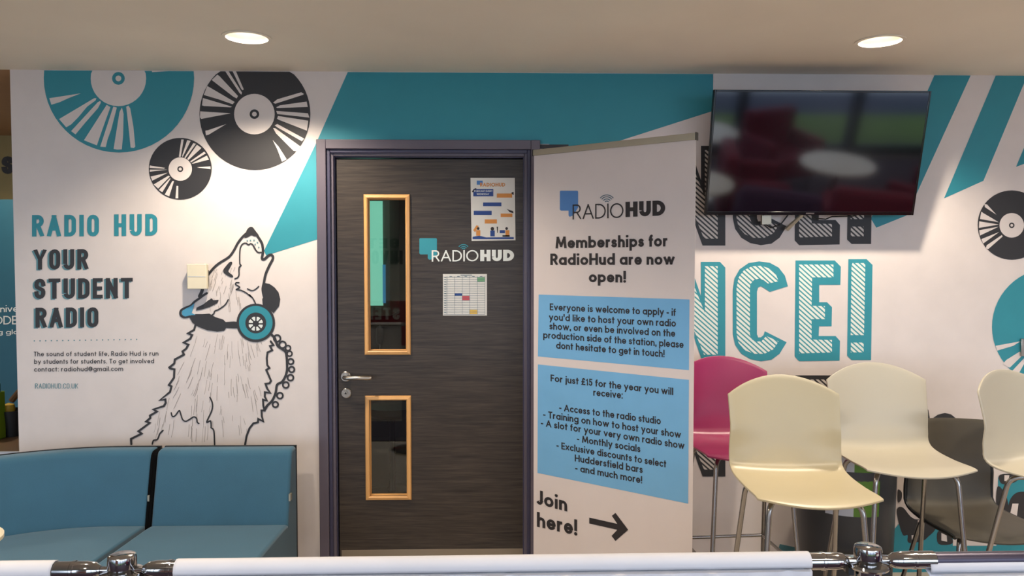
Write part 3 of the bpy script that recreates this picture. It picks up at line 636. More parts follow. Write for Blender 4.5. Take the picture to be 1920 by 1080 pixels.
pl([zp(q) for q in (bx4(237, 165, 348, 195), bx4(265, 310, 350, 335), bx4(150, 352, 238, 382), bx4(88, 430, 118, 470), bx4(300, 430, 328, 472), [(66, 430), (90, 395), (106, 400), (80, 445)])], 'orange', 'orange_box_print', PO)
pl([zp(q) for q in (bx4(278, 466, 330, 478), circ(205, 420, 13, 12), circ(102, 418, 10, 12), circ(308, 418, 10, 12), [(236, 405), (246, 405), (244, 450), (240, 450)], [(340, 160), (358, 152), (360, 175), (350, 172)], [(308, 275), (330, 285), (355, 292), (358, 308), (330, 300)], [(56, 150), (80, 126), (92, 130), (64, 158)])], 'ink', 'figure_print', PO)
mb = MB(); text(mb, 'RADIOHUD', *zp([(116, 115), (297, 115)]), 7.2, Tr, wt=.2); mb.build('title_print', M['orange'], PO)
mb = MB(); text(mb, 'PODCAST EVERY', *zp([(74, 154), (206, 154)]), 3.4, Tr, wt=.15); text(mb, 'WEDNESDAY', *zp([(92, 176), (182, 176)]), 3.4, Tr, wt=.15); mb.build('caption_print', M['white'], PO)
TT = plate('timetable', [(830.5, 513.8), (913, 513.8), (913, 591.7), (830.5, 591.7)], Tp, 'paper', th=.0008, label='white printed timetable grid taped below the lettering on the door', cat='timetable')
zt = lambda q: zm(q, 780, 430, 1/6)
pl([zt(bx4(435, 722, 520, 747))], 'navyp', 'blue_cell_print', TT); pl([zt(bx4(520, 748, 603, 800))], 'red', 'red_cell_print', TT)
pl([zt(bx4(690, 540, 775, 590))], 'greenp', 'green_cell_print', TT); pl([zt(bx4(603, 905, 690, 955))], 'yel', 'yellow_cell_print', TT)
mb = MB()
for x in (348, 435, 520, 603, 690, 775): stroke(mb, zt([(x, 528), (x, 957)]), .45, Tr)
for i in range(17): stroke(mb, zt([(310, 537+i*26.2), (775, 537+i*26.2)]), .5, Tr)
for x in (390, 477, 560, 646, 732): stroke(mb, zt([(x-14, 529), (x+14, 529)]), .9, Tr)
for i in range(16): stroke(mb, zt([(317, 541+i*26.2), (338, 541+i*26.2)]), .8, Tr)
stroke(mb, zt([(500, 515), (630, 515)]), 1.1, Tr)
mb.build('grid_print', M['wifi'], TT)

# studio seen through the glazed slots
mesh_floor('floor_studio', -2.2, 1.2, WT, 3.2, 0, .004, M['dark'])
MB().box(-2.2, 1.2, 3.0, 3.1, 0, CZ).box(1.2, 1.3, WT, 3.1, 0, CZ).box(-2.3, -2.2, WT, 3.1, 0, CZ).box(-2.3, 1.3, WT, 3.1, CZ-.02, CZ+.05).build('wall_studio', M['dark'], kind='structure')
q = [P(x, y, 2.4) for x, y in ((686, 370), (731, 370), (731, 592), (686, 592))]
MB().box(q[0].x-.3, q[1].x, 2.38, 3.0, q[2].z, q[0].z+.1).build('window_2', M['greygreen'], kind='structure')
a = P(660, 377, 2.36); b = P(718, 573, 2.36)
MB().box(a.x, b.x, 2.36, 2.38, b.z, a.z).build('window_3', M['window'], kind='structure', label='pale green lit window inside the studio')
MB().box(b.x, b.x+.02, 2.355, 2.38, b.z+.02, a.z-.5).build('trim_2', M['cyanedge'], kind='structure')
t = empty('ceiling_light', (-.3, 1.7, CZ-.02), label='added dim round light, unseen, brightening the studio behind the door', cat='light')
MB().lathe([(0, -.02), (.07, -.02), (.08, -.01), (.08, 0), (0, 0)]).build('added_disc', M['lamp'], t, smooth=True)  # invented disc fixture, there is no known lamp in the studio
spot(Vector((-.3, 1.7, CZ-.06)), 9, 150, .3, (.9, 1, .95), .06)  # weak fill spot added to lift the dark studio
D = empty('studio_desk', (P(730, 640, 1.9).x, 1.9, 0), label='dark desk inside the studio seen through the upper glass slot', cat='desk')
MB().box(-.7, .7, -.3, .3, .72, .75).build('desk_top', M['blackp'], D)
for sx in (-.66, .66): MB().box(sx-.02, sx+.02, -.28, .28, .0, .72).build('leg', M['blackp'], D)
m_ = P(712, 620, 1.8)
t = empty('microphone', (m_.x, 1.8, .75), label='microphone on a short stand on the studio desk', cat='microphone')
MB().lathe([(.0, 0), (.06, 0), (.06, .01), (.008, .015), (.008, .2), (0, .2)]).build('stand', M['tube'], t, smooth=True)
MB().lathe([(.0, .2), (.022, .21), (.028, .25), (.026, .32), (0, .345)]).build('capsule', M['blackp'], t, smooth=True)
t = empty('swivel_stool', (P(735, 850, 1.35).x, 1.35, .004), label='black swivel stool with a shiny round base behind the lower glass slot', cat='stool')
MB().lathe([(0, 0), (.2, 0), (.205, .008), (.19, .016), (.03, .03), (.022, .05), (.022, .52), (0, .52)]).build('base', M['tvb'], t, smooth=True)
MB().lathe([(0, .52), (.16, .53), (.18, .55), (.175, .59), (0, .6)]).build('seat', M['blackp'], t, smooth=True)
t = MB().box(-.14, .14, -.14, .14, 0, .5).build('drawer_cube', M['maroon'], label='maroon box beside the stool in the studio', cat='box', bevel=.01, loc=(P(772, 800, 1.6).x+.14, 1.6, .004))

# ------------------------------------------------------------------ wall sensor and switch
a = P(350, 495, -.05); b = P(387.5, 542, -.05)
t = empty('wall_sensor', ((a.x+b.x)/2, 0, (a.z+b.z)/2), label='cream plastic box fixed to the wall behind the wolf head', cat='sensor')
hw, hh = (b.x-a.x)/2, (a.z-b.z)/2
MB().box(-hw, hw, -.05, -.022, -hh, hh).build('cover', M['cream'], t, bevel=.003)
MB().box(-hw-.006, hw-.006, -.026, 0, -hh+.01, hh-.03).build('back_box', M['blackp'], t)
MB().box(-hw+.006, hw-.006, -.0512, -.0495, -.0012, .0006).build('seam', M['label'], t)
a = P(1914, 645, -.01)
MB().box(0, .086, -.012, 0, -.05, .036).build('light_switch', M['steel'], label='brushed steel switch plate on the teal record print at right', cat='switch', bevel=.002, loc=(a.x, -.0035, a.z-.01))

# ------------------------------------------------------------------ wall screen
ty, by = -.245, -.112
tl, tr, bl, br_ = P(1337, 168, ty), P(1742, 171, ty), P(1325, 403, by), P(1716, 403, by)
cen = (tl+tr+bl+br_)/4; rx = ((tr-tl)+(br_-bl)).normalized(); up = ((tl-bl)+(tr-br_)); up = (up-rx*up.dot(rx)).normalized(); nn = rx.cross(up)
hw = ((tr-tl).length+(br_-bl).length)/4; hh = ((tl-bl).length+(tr-br_).length)/4
TV = bpy.data.objects.new('television', None); C.objects.link(TV)
TV.matrix_world = Matrix(((rx.x, up.x, nn.x, cen.x), (rx.y, up.y, nn.y, cen.y), (rx.z, up.z, nn.z, cen.z), (0, 0, 0, 1)))
tag(TV, 'large black flat screen tilted forward on the wall above the stools', 'television')
MB().box(-hw, hw, -hh, hh, -.03, 0).build('casing', M['blackp'], TV, bevel=.004)
bz = .009
MB().box(-hw, -hw+bz, -hh, hh, 0, .004).box(hw-bz, hw, -hh, hh, 0, .004).box(-hw+bz, hw-bz, hh-bz, hh, 0, .004).box(-hw+bz, hw-bz, -hh, -hh+.016, 0, .004).build('bezel', M['tvb'], TV, bevel=.0015)
MB().box(-hw+bz, hw-bz, -hh+.016, hh-bz, 0, .002).build('screen', M['screen'], TV)
MB().box(-.02, .02, -hh+.005, -hh+.011, .0038, .0046).build('maker_badge', M['steel'], TV)
MB().box(-.3, .3, -.2, .16, -.06, -.029).build('rear_housing', M['blackp'], TV, bevel=.01)
# bracket in world axes (parented, inverse kept)
def wpart(mb, name, m, par, **k):
    o = mb.build(name, m, **k); o.parent = par; o.matrix_parent_inverse = par.matrix_world.inverted(); return o
bpy.context.view_layer.update()
wpart(MB().box(cen.x-.25, cen.x+.25, -.03, 0, cen.z-.15, cen.z+.12).box(cen.x-.2, cen.x-.16, -.13, -.02, cen.z-.1, cen.z+.1).box(cen.x+.16, cen.x+.2, -.13, -.02, cen.z-.1, cen.z+.1), 'wall_bracket', M['tarmac'], TV)
c0 = P(1440, 405, -.07); c1 = P(1484, 408, -.05)
wpart(MB().box(c0.x-.03, c0.x+.015, -.075, -.055, c0.z-.04, c0.z+.02), 'cable_plug', M['alu'], TV)
wpart(MB().tube([(c0.x-.03, -.09, c0.z+.03), (c0.x-.02, -.05, c0.z-.03), (c0.x+.03, -.03, c0.z-.055), (c0.x+.08, -.02, c0.z-.04), (c0.x+.11, -.02, c0.z), (c0.x+.13, -.05, c0.z+.04)], .0035, 8), 'cable', M['blackp'], TV, smooth=True)
wpart(MB().tube([P(1475, 430, -.03), P(1505, 402, -.09)], [.012, .008], 8), 'cable_tie', M['alu'], TV, smooth=True)
e0 = P(1515, 403, -.07)
wpart(MB().tube([P(1515, 396, -.07), P(1528, 409, -.06), P(1548, 411, -.05), P(1560, 406, -.05), P(1600, 405, -.05), P(1620, 398, -.07)], .003, 8), 'cable', M['blackp'], TV, smooth=True)
# blank white patch of wallpaper above the screen
mb = MB(); mb.poly([P(x, y, -(BASE+ST*5)) for x, y in ((1338, 133), (1706, 133), (1706, 164), (1338, 164))]); mb.build('blank_patch_print', M['wall'], WALL)

# ------------------------------------------------------------------ roll-up banner
zt_ = 2.05
bL, bR = PZ(1001, 283, zt_), PZ(1305.5, 251, zt_)
bdir = Vector((bR.x-bL.x, bR.y-bL.y, 0)); bw = bdir.length; bdir.normalize(); bn = Vector((bdir.y, -bdir.x, 0))   # towards the room
BN = empty('roll_up_banner', (bL+bR)/2*1.0, math.atan2(bdir.y, bdir.x), label='white roll-up banner with two blue text panels standing beside the door', cat='banner')
BN.location.z = 0; bpy.context.view_layer.update(); BI = BN.matrix_world.inverted()
def BT(off): return lambda x, y: BI @ PP(x, y, bL+bn*off, bn)
hb = bw/2
mb = MB(); NX, NZ = 10, 14   # slightly bowed film
mb.box(-hb+.001, hb-.001, -.0006, .0006, .07, zt_-.012).build('banner_sheet', M['bannerw'], BN)
MB().box(-hb, hb, -.008, .012, zt_-.022, zt_+.004).build('top_rail', M['alu'], BN, bevel=.002)
MB().box(hb, hb+.003, -.009, .013, zt_-.024, zt_+.006).build('rail_end_cap', M['blackp'], BN)
MB().box(-hb-.003, -hb, -.009, .013, zt_-.024, zt_+.006).build('rail_end_cap', M['blackp'], BN)
MB().tube([(0, .03, .08), (0, .03, zt_-.02)], .008, 10).build('support_pole', M['alu'], BN, smooth=True)
MB().box(-hb, hb, -.05, .07, .02, .08).build('base_cassette', M['alu'], BN, bevel=.012)
for s in (-.25, .25): MB().box(s-.03, s+.03, -.16, .16, 0, .02).build('foot', M['alu'], BN, bevel=.003)
b1, b2 = BT(.0013), BT(.0019)
def bpoly(qs, m, nm, T=b1, label=None):
    for q in qs: MB().poly([T(*p) for p in q]).build(nm, M[m], BN, label)
bpoly([[(1010, 552.3), (1292.7, 561.5), (1291.7, 694), (1008.5, 668.3)], [(1008.5, 683.3), (1291.7, 712.3), (1290.4, 944.4), (1007.8, 886.7)]], 'blue', 'panel_print', label='light blue panel')
def bline(s, *a, **k): mb = MB(); text(mb, s, *a, **k); mb.build('text_line_print', M['ink'], BN)
for s, a, b, h, hr in (('Memberships for', (1041.6, 465.8), (1251.8, 462), 22, 23), ('RadioHud are now', (1031.8, 497), (1265, 496.3), 21.5, 22.5), ('open!', (1104, 529), (1173.5, 529.8), 21.5, 22)):
    bline(s, a, b, h, b2, wt=.2, xh=.68, hr=hr, track=.085, space=.3)
for s, a, b in (('Everyone is welcome to apply - if', (1030.7, 581.7), (1267.3, 592.5)), ("you'd like to host your own radio", (1029.3, 600.5), (1267.3, 612.7)), ('show, or even be involved on the', (1030, 617.5), (1266, 631.7)),
                ('production side of the station, please', (1018.5, 634), (1281.7, 652.7)), ('dont hesitate to get in touch!', (1042.7, 653.6), (1246, 670)),
                ('For just £15 for the year you will', (1032.3, 715), (1262.3, 741)), ('receive:', (1112.3, 741.7), (1167.7, 747.6)), ('- Access to the radio studio', (1048.3, 770), (1239, 796)),
                ('- Training on how to host your show', (1018.3, 782.7), (1276.7, 821.7)), ('- A slot for your very own radio show', (1014, 798.7), (1283.3, 842.3)), ('- Monthly socials', (1081.7, 828.3), (1200.7, 848.3)),
                ('- Exclusive discounts to select', (1043.3, 840.7), (1249.3, 876.7)), ('Huddersfield bars', (1077.7, 865), (1205, 887.3)), ('- and much more!', (1078.3, 883.3), (1204, 906.7))):
    bline(s, a, b, 13, b2, wt=.172, xh=.7, hr=14, track=.085, space=.3)
bline('Join', (1006.7, 945), (1063.5, 959), 26.5, b2, wt=.19, xh=.68, hr=27.5, track=.09)
bline('here!', (1006.7, 987.5), (1082, 1004.4), 28, b2, wt=.19, xh=.68, hr=30, track=.09)
z3 = lambda q: zm(q, 980, 840, .2222)
bpoly([z3([(562, 587), (798, 640), (752, 572), (783, 547), (890, 690), (783, 785), (750, 742), (798, 690), (562, 637)])], 'ink', 'arrow_print', b2)
logo(b1, b2, rsq(1049.7, 357.5, 1084, 395, 2, [(1084, 389), (1075, 404), (1068, 406.5), (1066, 404), (1066, 395)]), ((1073.5, 411.5), (1169, 408.5), 28), ((1172.8, 407), (1247.3, 404), 28.5), (1137.8, 381), (4, 8, 12, 15.5), BN, 'bluemid', 'ink', 'wifi', 'ink', .095, .26)

# ------------------------------------------------------------------ shell seats
def shell(sw, sw2, bw_, bh, sd, th=.008, drop=.07):
    """curved one-piece shell, origin at the crease on the seat, facing -y"""
    prof = [(.075, bh), (.055, bh*.8), (.03, bh*.5), (.012, bh*.25), (.002, .06), (-.012, .02), (-.045, .0), (-.12, -.006), (-.25, -.002), (-sd*.85, .002), (-sd, -.012)]
    pc = catmull(prof, 4); L = [0]
    for a, b in zip(pc, pc[1:]): L.append(L[-1]+math.hypot(b[0]-a[0], b[1]-a[1]))
    tot = L[-1]
    def at(s):
        s = max(0, min(tot, s))
        for i in range(len(L)-1):
            if L[i+1] >= s: f = (s-L[i])/(L[i+1]-L[i] or 1); return (pc[i][0]+(pc[i+1][0]-pc[i][0])*f, pc[i][1]+(pc[i+1][1]-pc[i][1])*f)
        return pc[-1]
    NU, NV = 18, 40; mb = MB()
    for j in range(NV+1):
        for i in range(NU+1):
            u = -1+2*i/NU; v = j/NV
            s0 = drop*u*u; s1 = tot-.05*u*u
            s = s0+(s1-s0)*v; y, z = at(s); f = s/tot
            fb = max(0, min(1, (z-.03)/(bh*.35)))      # on the back
            fs = max(0, min(1, (-y-.02)/(sd*.5)))
            wd = bw_*(1-.03*(1-abs(2*min(1, z/bh)-1)))*fb + (1-fb)*(bw_*.99+(sw-bw_*.99)*fs*fs*(3-2*fs))
            x = u*wd/2
            y -= fb*.035*u*u; z += (1-fb)*.012*u*u*(1-fs)+ fs*.004*u*u
            mb.v.append((x, y, z))
    for j in range(NV):
        for i in range(NU): a = j*(NU+1)+i; mb.f.append((a, a+1, a+NU+2, a+NU+1))
    return mb, th
def tubepath(pts, r=.03, n=5):
    out = [Vector(pts[0])]
    for i in range(1, len(pts)-1):
        p = Vector(pts[i]); a = (Vector(pts[i-1])-p).normalized(); b = (Vector(pts[i+1])-p).normalized()
        for k in range(n+1):
            t = k/n; q = (p+a*r)*(1-t)**2+p*2*t*(1-t)+(p+b*r)*t*t; out.append(q)
    out.append(Vector(pts[-1])); return out
def seat_thing(name, label, cat, group, mname, loc, rz, H, sw=.415, bw_=.425, bh=.355, sd=.42, splay=.05, foot=True, tubem='tube', share=None, drop=.07, trim=False):
    t = empty(name, loc, rz, label, cat, group)
    if share:
        for ch in share.children:
            c = ch.copy(); C.objects.link(c); c.parent = t
            if ch.name.startswith('shell') and mname != share['m']: c.data = ch.data.copy(); c.data.materials[0] = M[mname]
            for g in ch.children: d = g.copy(); C.objects.link(d); d.parent = c
        return t
    t['m'] = mname
    mb, th = shell(sw, sw, bw_, bh, sd, drop=drop)
    edges_ = [[Vector(mb.v[j*19+i]) for j in range(41)] for i in (0, 18)]
    s = mb.build('shell', M[mname], t, smooth=True, fix=True, loc=(0, 0, H)); so = s.modifiers.new('thickness', 'SOLIDIFY'); so.thickness = th; so.offset = 0
    bv = s.modifiers.new('soft_edge', 'BEVEL'); bv.width = .002; bv.segments = 2; bv.limit_method = 'ANGLE'; bv.angle_limit = R(60)
    if trim:
        for e_ in edges_: MB().tube([p+Vector((0, .002, H-.004)) for p in e_], .0085, 8).build('edge_trim', M['blackp'], t, smooth=True)
    zt = H-.022
    for sx in (-1, 1):
        for fy in (0, 1):
            y0 = -.33 if fy else -.08; y1 = -.37-splay*.5 if fy else .0+splay*1.3; xt = .155 if fy else .165
            MB().tube(tubepath([(sx*.05, -.2, zt), (sx*xt, y0, zt), (sx*(xt+splay), y1, .0)], .045), .0095, 12).build('leg', M[tubem], t, smooth=True)
    MB().box(-.09, .09, -.3, -.1, zt-.006, zt+.014).build('seat_bracket', M['blackp'], t, bevel=.004)
    if foot:
        k = .3/H; fx = .155+splay*(1-k); yf = -.33+(-.37-splay*.5+.33)*(1-k); yb = -.08+(splay*1.3+.08)*(1-k)
        MB().tube([(-fx, yf, .3), (fx, yf, .3), (fx+.005, yb, .3), (-fx-.005, yb, .3)], .008, 10, closed=True).build('footrest', M[tubem], t, smooth=True)
    return t
SG = 'tall moulded stools lined up along the wall'
SH = .767
def place(px, py_, d, H):   # world position of crease centre at image x for depth d
    y = CAM.y+d; return (P(px, 700, y).x, y, 0)
s1 = seat_thing('bar_stool', 'ivory tall stool nearest the barrier, in front of the others', 'stool', SG, 'stoolw', place(1473, 0, 2.88, SH), R(-3), SH)
s2 = seat_thing('bar_stool', 'off white tall stool behind and right of the ivory one', 'stool', SG, 'stoolw2', place(1647, 0, 3.22, SH), R(-2), SH, share=s1)
s3 = seat_thing('bar_stool', 'off white tall stool cut by the right edge, turned sideways', 'stool', SG, 'stoolw2', place(1908, 0, 3.0, SH), R(24), SH, share=s1)
s4 = seat_thing('bar_stool', 'magenta tall stool half hidden by the roll-up banner', 'stool', SG, 'pink', place(1358, 0, 3.46, SH), R(4), SH, share=s1)
lc = seat_thing('low_chair', 'worn grey moulded low chair under the off white stools', 'chair', None, 'greyshell', place(1782, 0, 3.40, .46), R(1), .455, bw_=.40, sw=.42, bh=.385, sd=.44, splay=.04, foot=False, tubem='tube', drop=.004, trim=True)

# recycling bin
bc = P(1584, 900, CAM.y+3.47)
BI_ = empty('recycling_bin', (bc.x, CAM.y+3.47, 0), label='round dark grey bin with a green and white label behind the stools', cat='bin')
rb = .215
MB().lathe([(0, 0), (rb*.9, 0), (rb*.93, .03), (rb, .6), (rb*1.02, .62), (rb*1.02, .65), (rb*.95, .66), (rb*.93, .6)], n=48).build('bin_body', M['bin'], BI_, smooth=True)
def band(a0, a1, z0, z1, m, nm):
    mb = MB(); n = 12
    for i in range(n+1):
        a = R(a0+(a1-a0)*i/n); rr_ = rb*(.93+.07*z0/.6)+.002; r2 = rb*(.93+.07*z1/.6)+.002
        mb.v += [(rr_*cos(a), rr_*sin(a), z0), (r2*cos(a), r2*sin(a), z1)]
    for i in range(n): mb.f.append((2*i, 2*i+2, 2*i+3, 2*i+1))
    mb.build(nm, M[m], BI_)
zb0 = 1.57-(981-485)/F*3.26
band(224, 255, zb0, zb0+.28, 'label', 'white_label'); band(255, 285, zb0, zb0+.28, 'green', 'green_label')

# ------------------------------------------------------------------ sofa units
def sweep(prof, path):
    """path: list of (origin xy, outward direction xy) ; prof: (dist from back, z)"""
    mb = MB(); k = len(prof)
    for (o, d) in path:
        for (r, z) in prof: mb.v.append((o[0]+d[0]*r, o[1]+d[1]*r, z))
    for i in range(len(path)-1):
        for j in range(k): mb.f.append((i*k+j, i*k+(j+1) % k, (i+1)*k+(j+1) % k, (i+1)*k+j))
    mb.f.append(tuple(range(k))); mb.f.append(tuple(reversed(range((len(path)-1)*k, len(path)*k)))); return mb
def rp(pts, r):   # rounded polygon
    out = []; k = len(pts)
    for i in range(k):
        p = Vector(pts[i]); a = Vector(pts[i-1])-p; b = Vector(pts[(i+1) % k])-p; rr_ = min(r, a.length*.45, b.length*.45); a.normalize(); b.normalize()
        for q in range(5): t = q/4; v = (p+a*rr_)*(1-t)**2+p*2*t*(1-t)+(p+b*rr_)*t*t; out.append((v.x, v.y))
    return out
ZTOP = .718
backp = rp([(.012, .12), (.012, ZTOP), (.095, ZTOP-.003), (.175, .39), (.175, .12)], .028)
seatp = rp([(.145, .12), (.15, .40), (.22, .408), (.76, .425), (.78, .12)], .03)
shellp = [(0, .1), (0, ZTOP-.003), (.014, ZTOP-.002), (.014, .1)]
plinthp = [(.04, 0), (.04, .12), (.73, .12), (.73, 0)]
yb = -.22
sx1 = P(554, 900, CAM.y+3.50).x; sx0 = P(295, 900, CAM.y+3.48).x
def unit(path, inner, label, bracket_x, gap_xs):
    t = empty('sofa_unit', (0, 0, 0), label=label, cat='sofa', group='teal modular sofa units')
    sweep(backp, inner).build('backrest', M['sofa'], t, smooth=True, bevel=.012); sweep(seatp, inner).build('seat', M['sofa'], t, smooth=True, bevel=.012)
    sweep(shellp, path).build('back_shell', M['blackp'], t); sweep(plinthp, inner).build('plinth', M['blackp'], t)
    for xx in gap_xs: sweep([(r_+.004, z_-.004) for r_, z_ in backp], st([xx-.0055, xx+.0055])).build('gap_shade', M['void'], t)  # black sheets fill the gap between units, standing in for its shade
    MB().box(bracket_x-.004, bracket_x+.004, yb-.15, yb-.125, .50, .53).build('connector_bracket', M['alu'], t)
    return t
st = lambda xs: [((x, yb), (0, -1)) for x in xs]
unit(st([sx0+.012, sx1-.005]), st([sx0+.012, sx0+.3, sx1-.004]), 'teal upholstered sofa unit beside the door, straight back', sx1-.001, (sx0+.006,))
RC = .9; ccx = sx0-.16; pts = []
for i in range(0, 25):
    a = R(i*3.6); pts.append(((ccx-RC*sin(a), yb-RC+RC*cos(a)), (sin(a), -cos(a))))
path = [((sx0-.006, yb), (0, -1)), ((sx0-.08, yb), (0, -1))]+pts
unit(path, [((sx0-.012, yb), (0, -1)), ((sx0-.08, yb), (0, -1))]+pts, 'teal upholstered curved sofa unit at the left edge', sx0-.006, (sx0-.006,))
p = PZ(-104, 1018, .72)
t = empty('side_table', (p.x, p.y, 0), label='round cream table just showing in front of the curved sofa unit', cat='table')

# ------------------------------------------------------------------ barrier
RZ = 1.035; TR = .0145
A0, A1 = PZ(0, 1071, RZ), PZ(1500, 1052.5, RZ)
bd = Vector((A1.x-A0.x, A1.y-A0.y, 0)).normalized(); bnm = Vector((bd.y, -bd.x, 0))
def at(px):   # point on the rail line below image column px
    d = ray(px, 1060); n = bnm; t = (A0-CAM).dot(n)/d.dot(n); q = CAM+d*t; return Vector((q.x, q.y, RZ))
ang = math.atan2(bd.y, bd.x)
def L_(o, px): return (at(px)-o).dot(bd)
for px, lab in ((229, 'chrome barrier post in front of the teal sofa'), (1627, 'chrome barrier post in front of the tall stools')):
    o = at(px); t = empty('barrier_post', (o.x, o.y, 0), ang, lab, 'post', 'chrome barrier posts')
    MB().lathe([(0, 1.062), (.019, 1.062), (.0225, 1.060), (.0235, 1.055), (.0235, 1.034), (.0225, 1.032)]).build('post_cap', M['chrome'], t, smooth=True)
    MB().lathe([(.0225, 1.03), (.0225, .02), (0, .02)]).build('pole', M['chrome'], t, smooth=True)
    MB().lathe([(.0225, 1.034), (.035, 1.032), (.037, 1.028), (.035, 1.024), (.0225, 1.022)]).build('collar', M['chrome'], t, smooth=True)
    MB().lathe([(0, .0), (.19, 0), (.19, .012), (.03, .03), (.0225, .03)], n=40).build('base', M['chrome'], t, smooth=True)
    for s in (-1, 1):
        pr_ = [(.0, s*.034), (.007, s*.036), (.0135, s*.046), (.0152, s*.06), (.0152, s*.078), (.0162, s*.079), (.0162, s*.084), (.0152, s*.085), (.0152, s*.118), (.013, s*.12), (0, s*.12)]
        h_ = MB().lathe(pr_, (0, 0, RZ), 24, 'X').build('rail_socket', M['chrome'], t, smooth=True)
        MB().tube([(s*.02, 0, RZ), (s*.05, 0, RZ)], .006, 10).build('socket_pin', M['chrome'], h_, smooth=True)
        MB().box(s*.032-.005, s*.032+.005, -.006, .006, RZ-.024, RZ-.01).build('hook', M['blackp'], h_)
def cloth(x0, x1, seed, drop=.0):
    rnd = random.Random(seed); mb = MB(); n = max(6, int((x1-x0)/.006)); r = TR+.0022
    cr = [(rnd.uniform(x0, x1), rnd.uniform(-.8, .8), rnd.uniform(.004, .013), rnd.uniform(.008, .02)) for _ in range(int(14*(x1-x0))+2)]
    prof = []
    for a in (200, 180, 150, 120, 90, 60, 30, 0): prof.append((cos(R(a)), sin(R(a))))
    vs = [.0, .012, .024, .036, .05, .065, .085, .11, .15, .3, .5, .8]
    k = len(prof)+len(vs)-1
    for i in range(n+1):
        x = x0+(x1-x0)*i/n
        ys = []
        for (c, s) in prof: mb.v.append((x, -r*c if False else r*(-c), RZ+r*s-drop))
        for v in vs[1:]:
            dy = 0
            for (cx, sl, am, wd) in cr:
                q = (x-(cx+sl*v))/wd; dy += am*math.exp(-q*q)*min(1, v/.02)*(1 if cx*1000 % 2 > 1 else -1)
            mb.v.append((x, r-.0 + dy*.8, RZ-drop-v))
    for i in range(n):
        for j in range(k-1): a = i*k+j; mb.f.append((a, a+1, a+k+1, a+k))
    for idx in range(len(mb.v)): x, y, z = mb.v[idx]; mb.v[idx] = (x, -y, z)
    return mb
for (pa, pb, ca, cb, lab, sd) in ((-420, 229, -400, 104, 'white fabric barrier panel at the left edge of the picture', 5), (229, 1627, 331, 1516, 'long white fabric barrier panel across the foreground', 2), (1627, 2500, 1736, 2480, 'white fabric barrier panel at the right, hung below its bar', 9)):
    o = at((pa+pb)/2); t = empty('fabric_barrier', (o.x, o.y, 0), ang, lab, 'barrier', 'fabric barrier panels')
    xa_, xb_ = L_(o, pa)+.1, L_(o, pb)-.1
    MB().tube([(xa_, 0, RZ), (xb_, 0, RZ)], TR-.001, 20).build('crossbar', M['navy' if pa == 1627 else 'tube'], t, smooth=True)
    cl = cloth(L_(o, ca), L_(o, cb), sd, .011 if pa == 1627 else 0).build('fabric_sheet', M['fabric'], t, smooth=True, fix=False)
    so = cl.modifiers.new('thickness', 'SOLIDIFY'); so.thickness = .0012; so.offset = 0

p = bpy.data.objects['side_table']
MB().lathe([(0, .705), (.1, .705), (.14, .708), (.15, .715), (.15, .725), (.14, .732), (.1, .735), (0, .735)], n=40).build('table_top', M['cream'], p, smooth=True)
MB().lathe([(0, 0), (.13, 0), (.13, .01), (.02, .02), (.02, .705)], n=30).build('pedestal', M['steel'], p, smooth=True)

# ------------------------------------------------------------------ things beyond the left end of the wall
FY = 1.95
mb = MB(); text(mb, 'S', (3, 326), (26, 326), 33, lambda x, y: P(x, y, FY+.045), wt=.22, caps=CON); mb.build('far_letter_print', M['black'], bpy.data.objects['wall_far'])
t = empty('display_banner', (P(-20, 500, 1.6).x, 1.6, 0), label='teal display banner standing beyond the left end of the wall', cat='banner')
def fz(py, y): return P(10, py, y).z
MB().box(-.45, .45, 0, .01, .3, fz(374, 1.6)).build('banner_sheet', M['tealb'], t)
MB().box(-.45, .45, -.03, .05, .22, .3).build('base_cassette', M['alu'], t)
for s in (-.3, .3): MB().box(s-.02, s+.02, -.15, .15, 0, .22).build('foot', M['alu'], t)
bpy.context.view_layer.update(); IT = t.matrix_world.inverted()
tf = lambda x, y: IT @ P(x, y, 1.597)
for s_, a_, b_, h_, w_ in (('University', (-12, 586), (72, 583), 13, .13), ('HUDDERSFIELD', (-40, 609), (112, 607), 16, .12), ('Inspiring global', (-60, 628), (60, 626), 9, .13)):
    mb = MB(); text(mb, s_, a_, b_, h_, tf, wt=w_); mb.build('text_line_print', M['white'], t)
dk = P(10, 835, .55)
t = empty('side_desk', (-2.95, .62, 0), label='brown topped desk with a pale edge behind the wall end', cat='desk')
dz = dk.z
MB().box(-.5, .42, -.22, .55, dz-.03, dz).build('desk_top', M['wood'], t); MB().box(-.5, .42, -.235, -.22, dz-.035, dz+.004).build('edge_strip', M['label'], t)
for sx in (-.47, .38):
    for sy in (-.18, .5): MB().box(sx-.02, sx+.02, sy-.02, sy+.02, 0, dz-.03).build('leg', M['alu'], t)
a = P(24, 800, .8); zt2 = fz(768, .8)-dz
MB().lathe([(0, 0), (.055, 0), (.075, zt2), (.07, zt2), (.05, .01)], n=24).build('black_tub', M['blackp'], label='black plastic tub on the desk behind the wall end', cat='tub', smooth=True, loc=(a.x, .8, dz))
a = P(26, 755, .8)
MB().tube([(-.05, 0, 0), (0, 0, .06), (.05, 0, .1), (.09, 0, .07)], .018, 8).build('dark_strap', M['wood'], label='dark looped strap lying over the black tub', cat='strap', smooth=True, loc=(a.x, .86, a.z))
a = P(10, 765, .8)
MB().lathe([(0, 0), (.03, .01), (.036, .03), (.03, .06), (0, .07)], n=16).build('yellow_ball', M['yellow'], label='small yellow item on top of the black tub', cat='toy', smooth=True, loc=(P(12, 765, .78).x, .8, dz+zt2-.03))
zg = fz(735, .7)-dz
t = empty('green_carton', (P(-2, 800, .7).x-.02, .7, dz), label='lime green carton with a blue cap on the desk at the left edge', cat='carton')
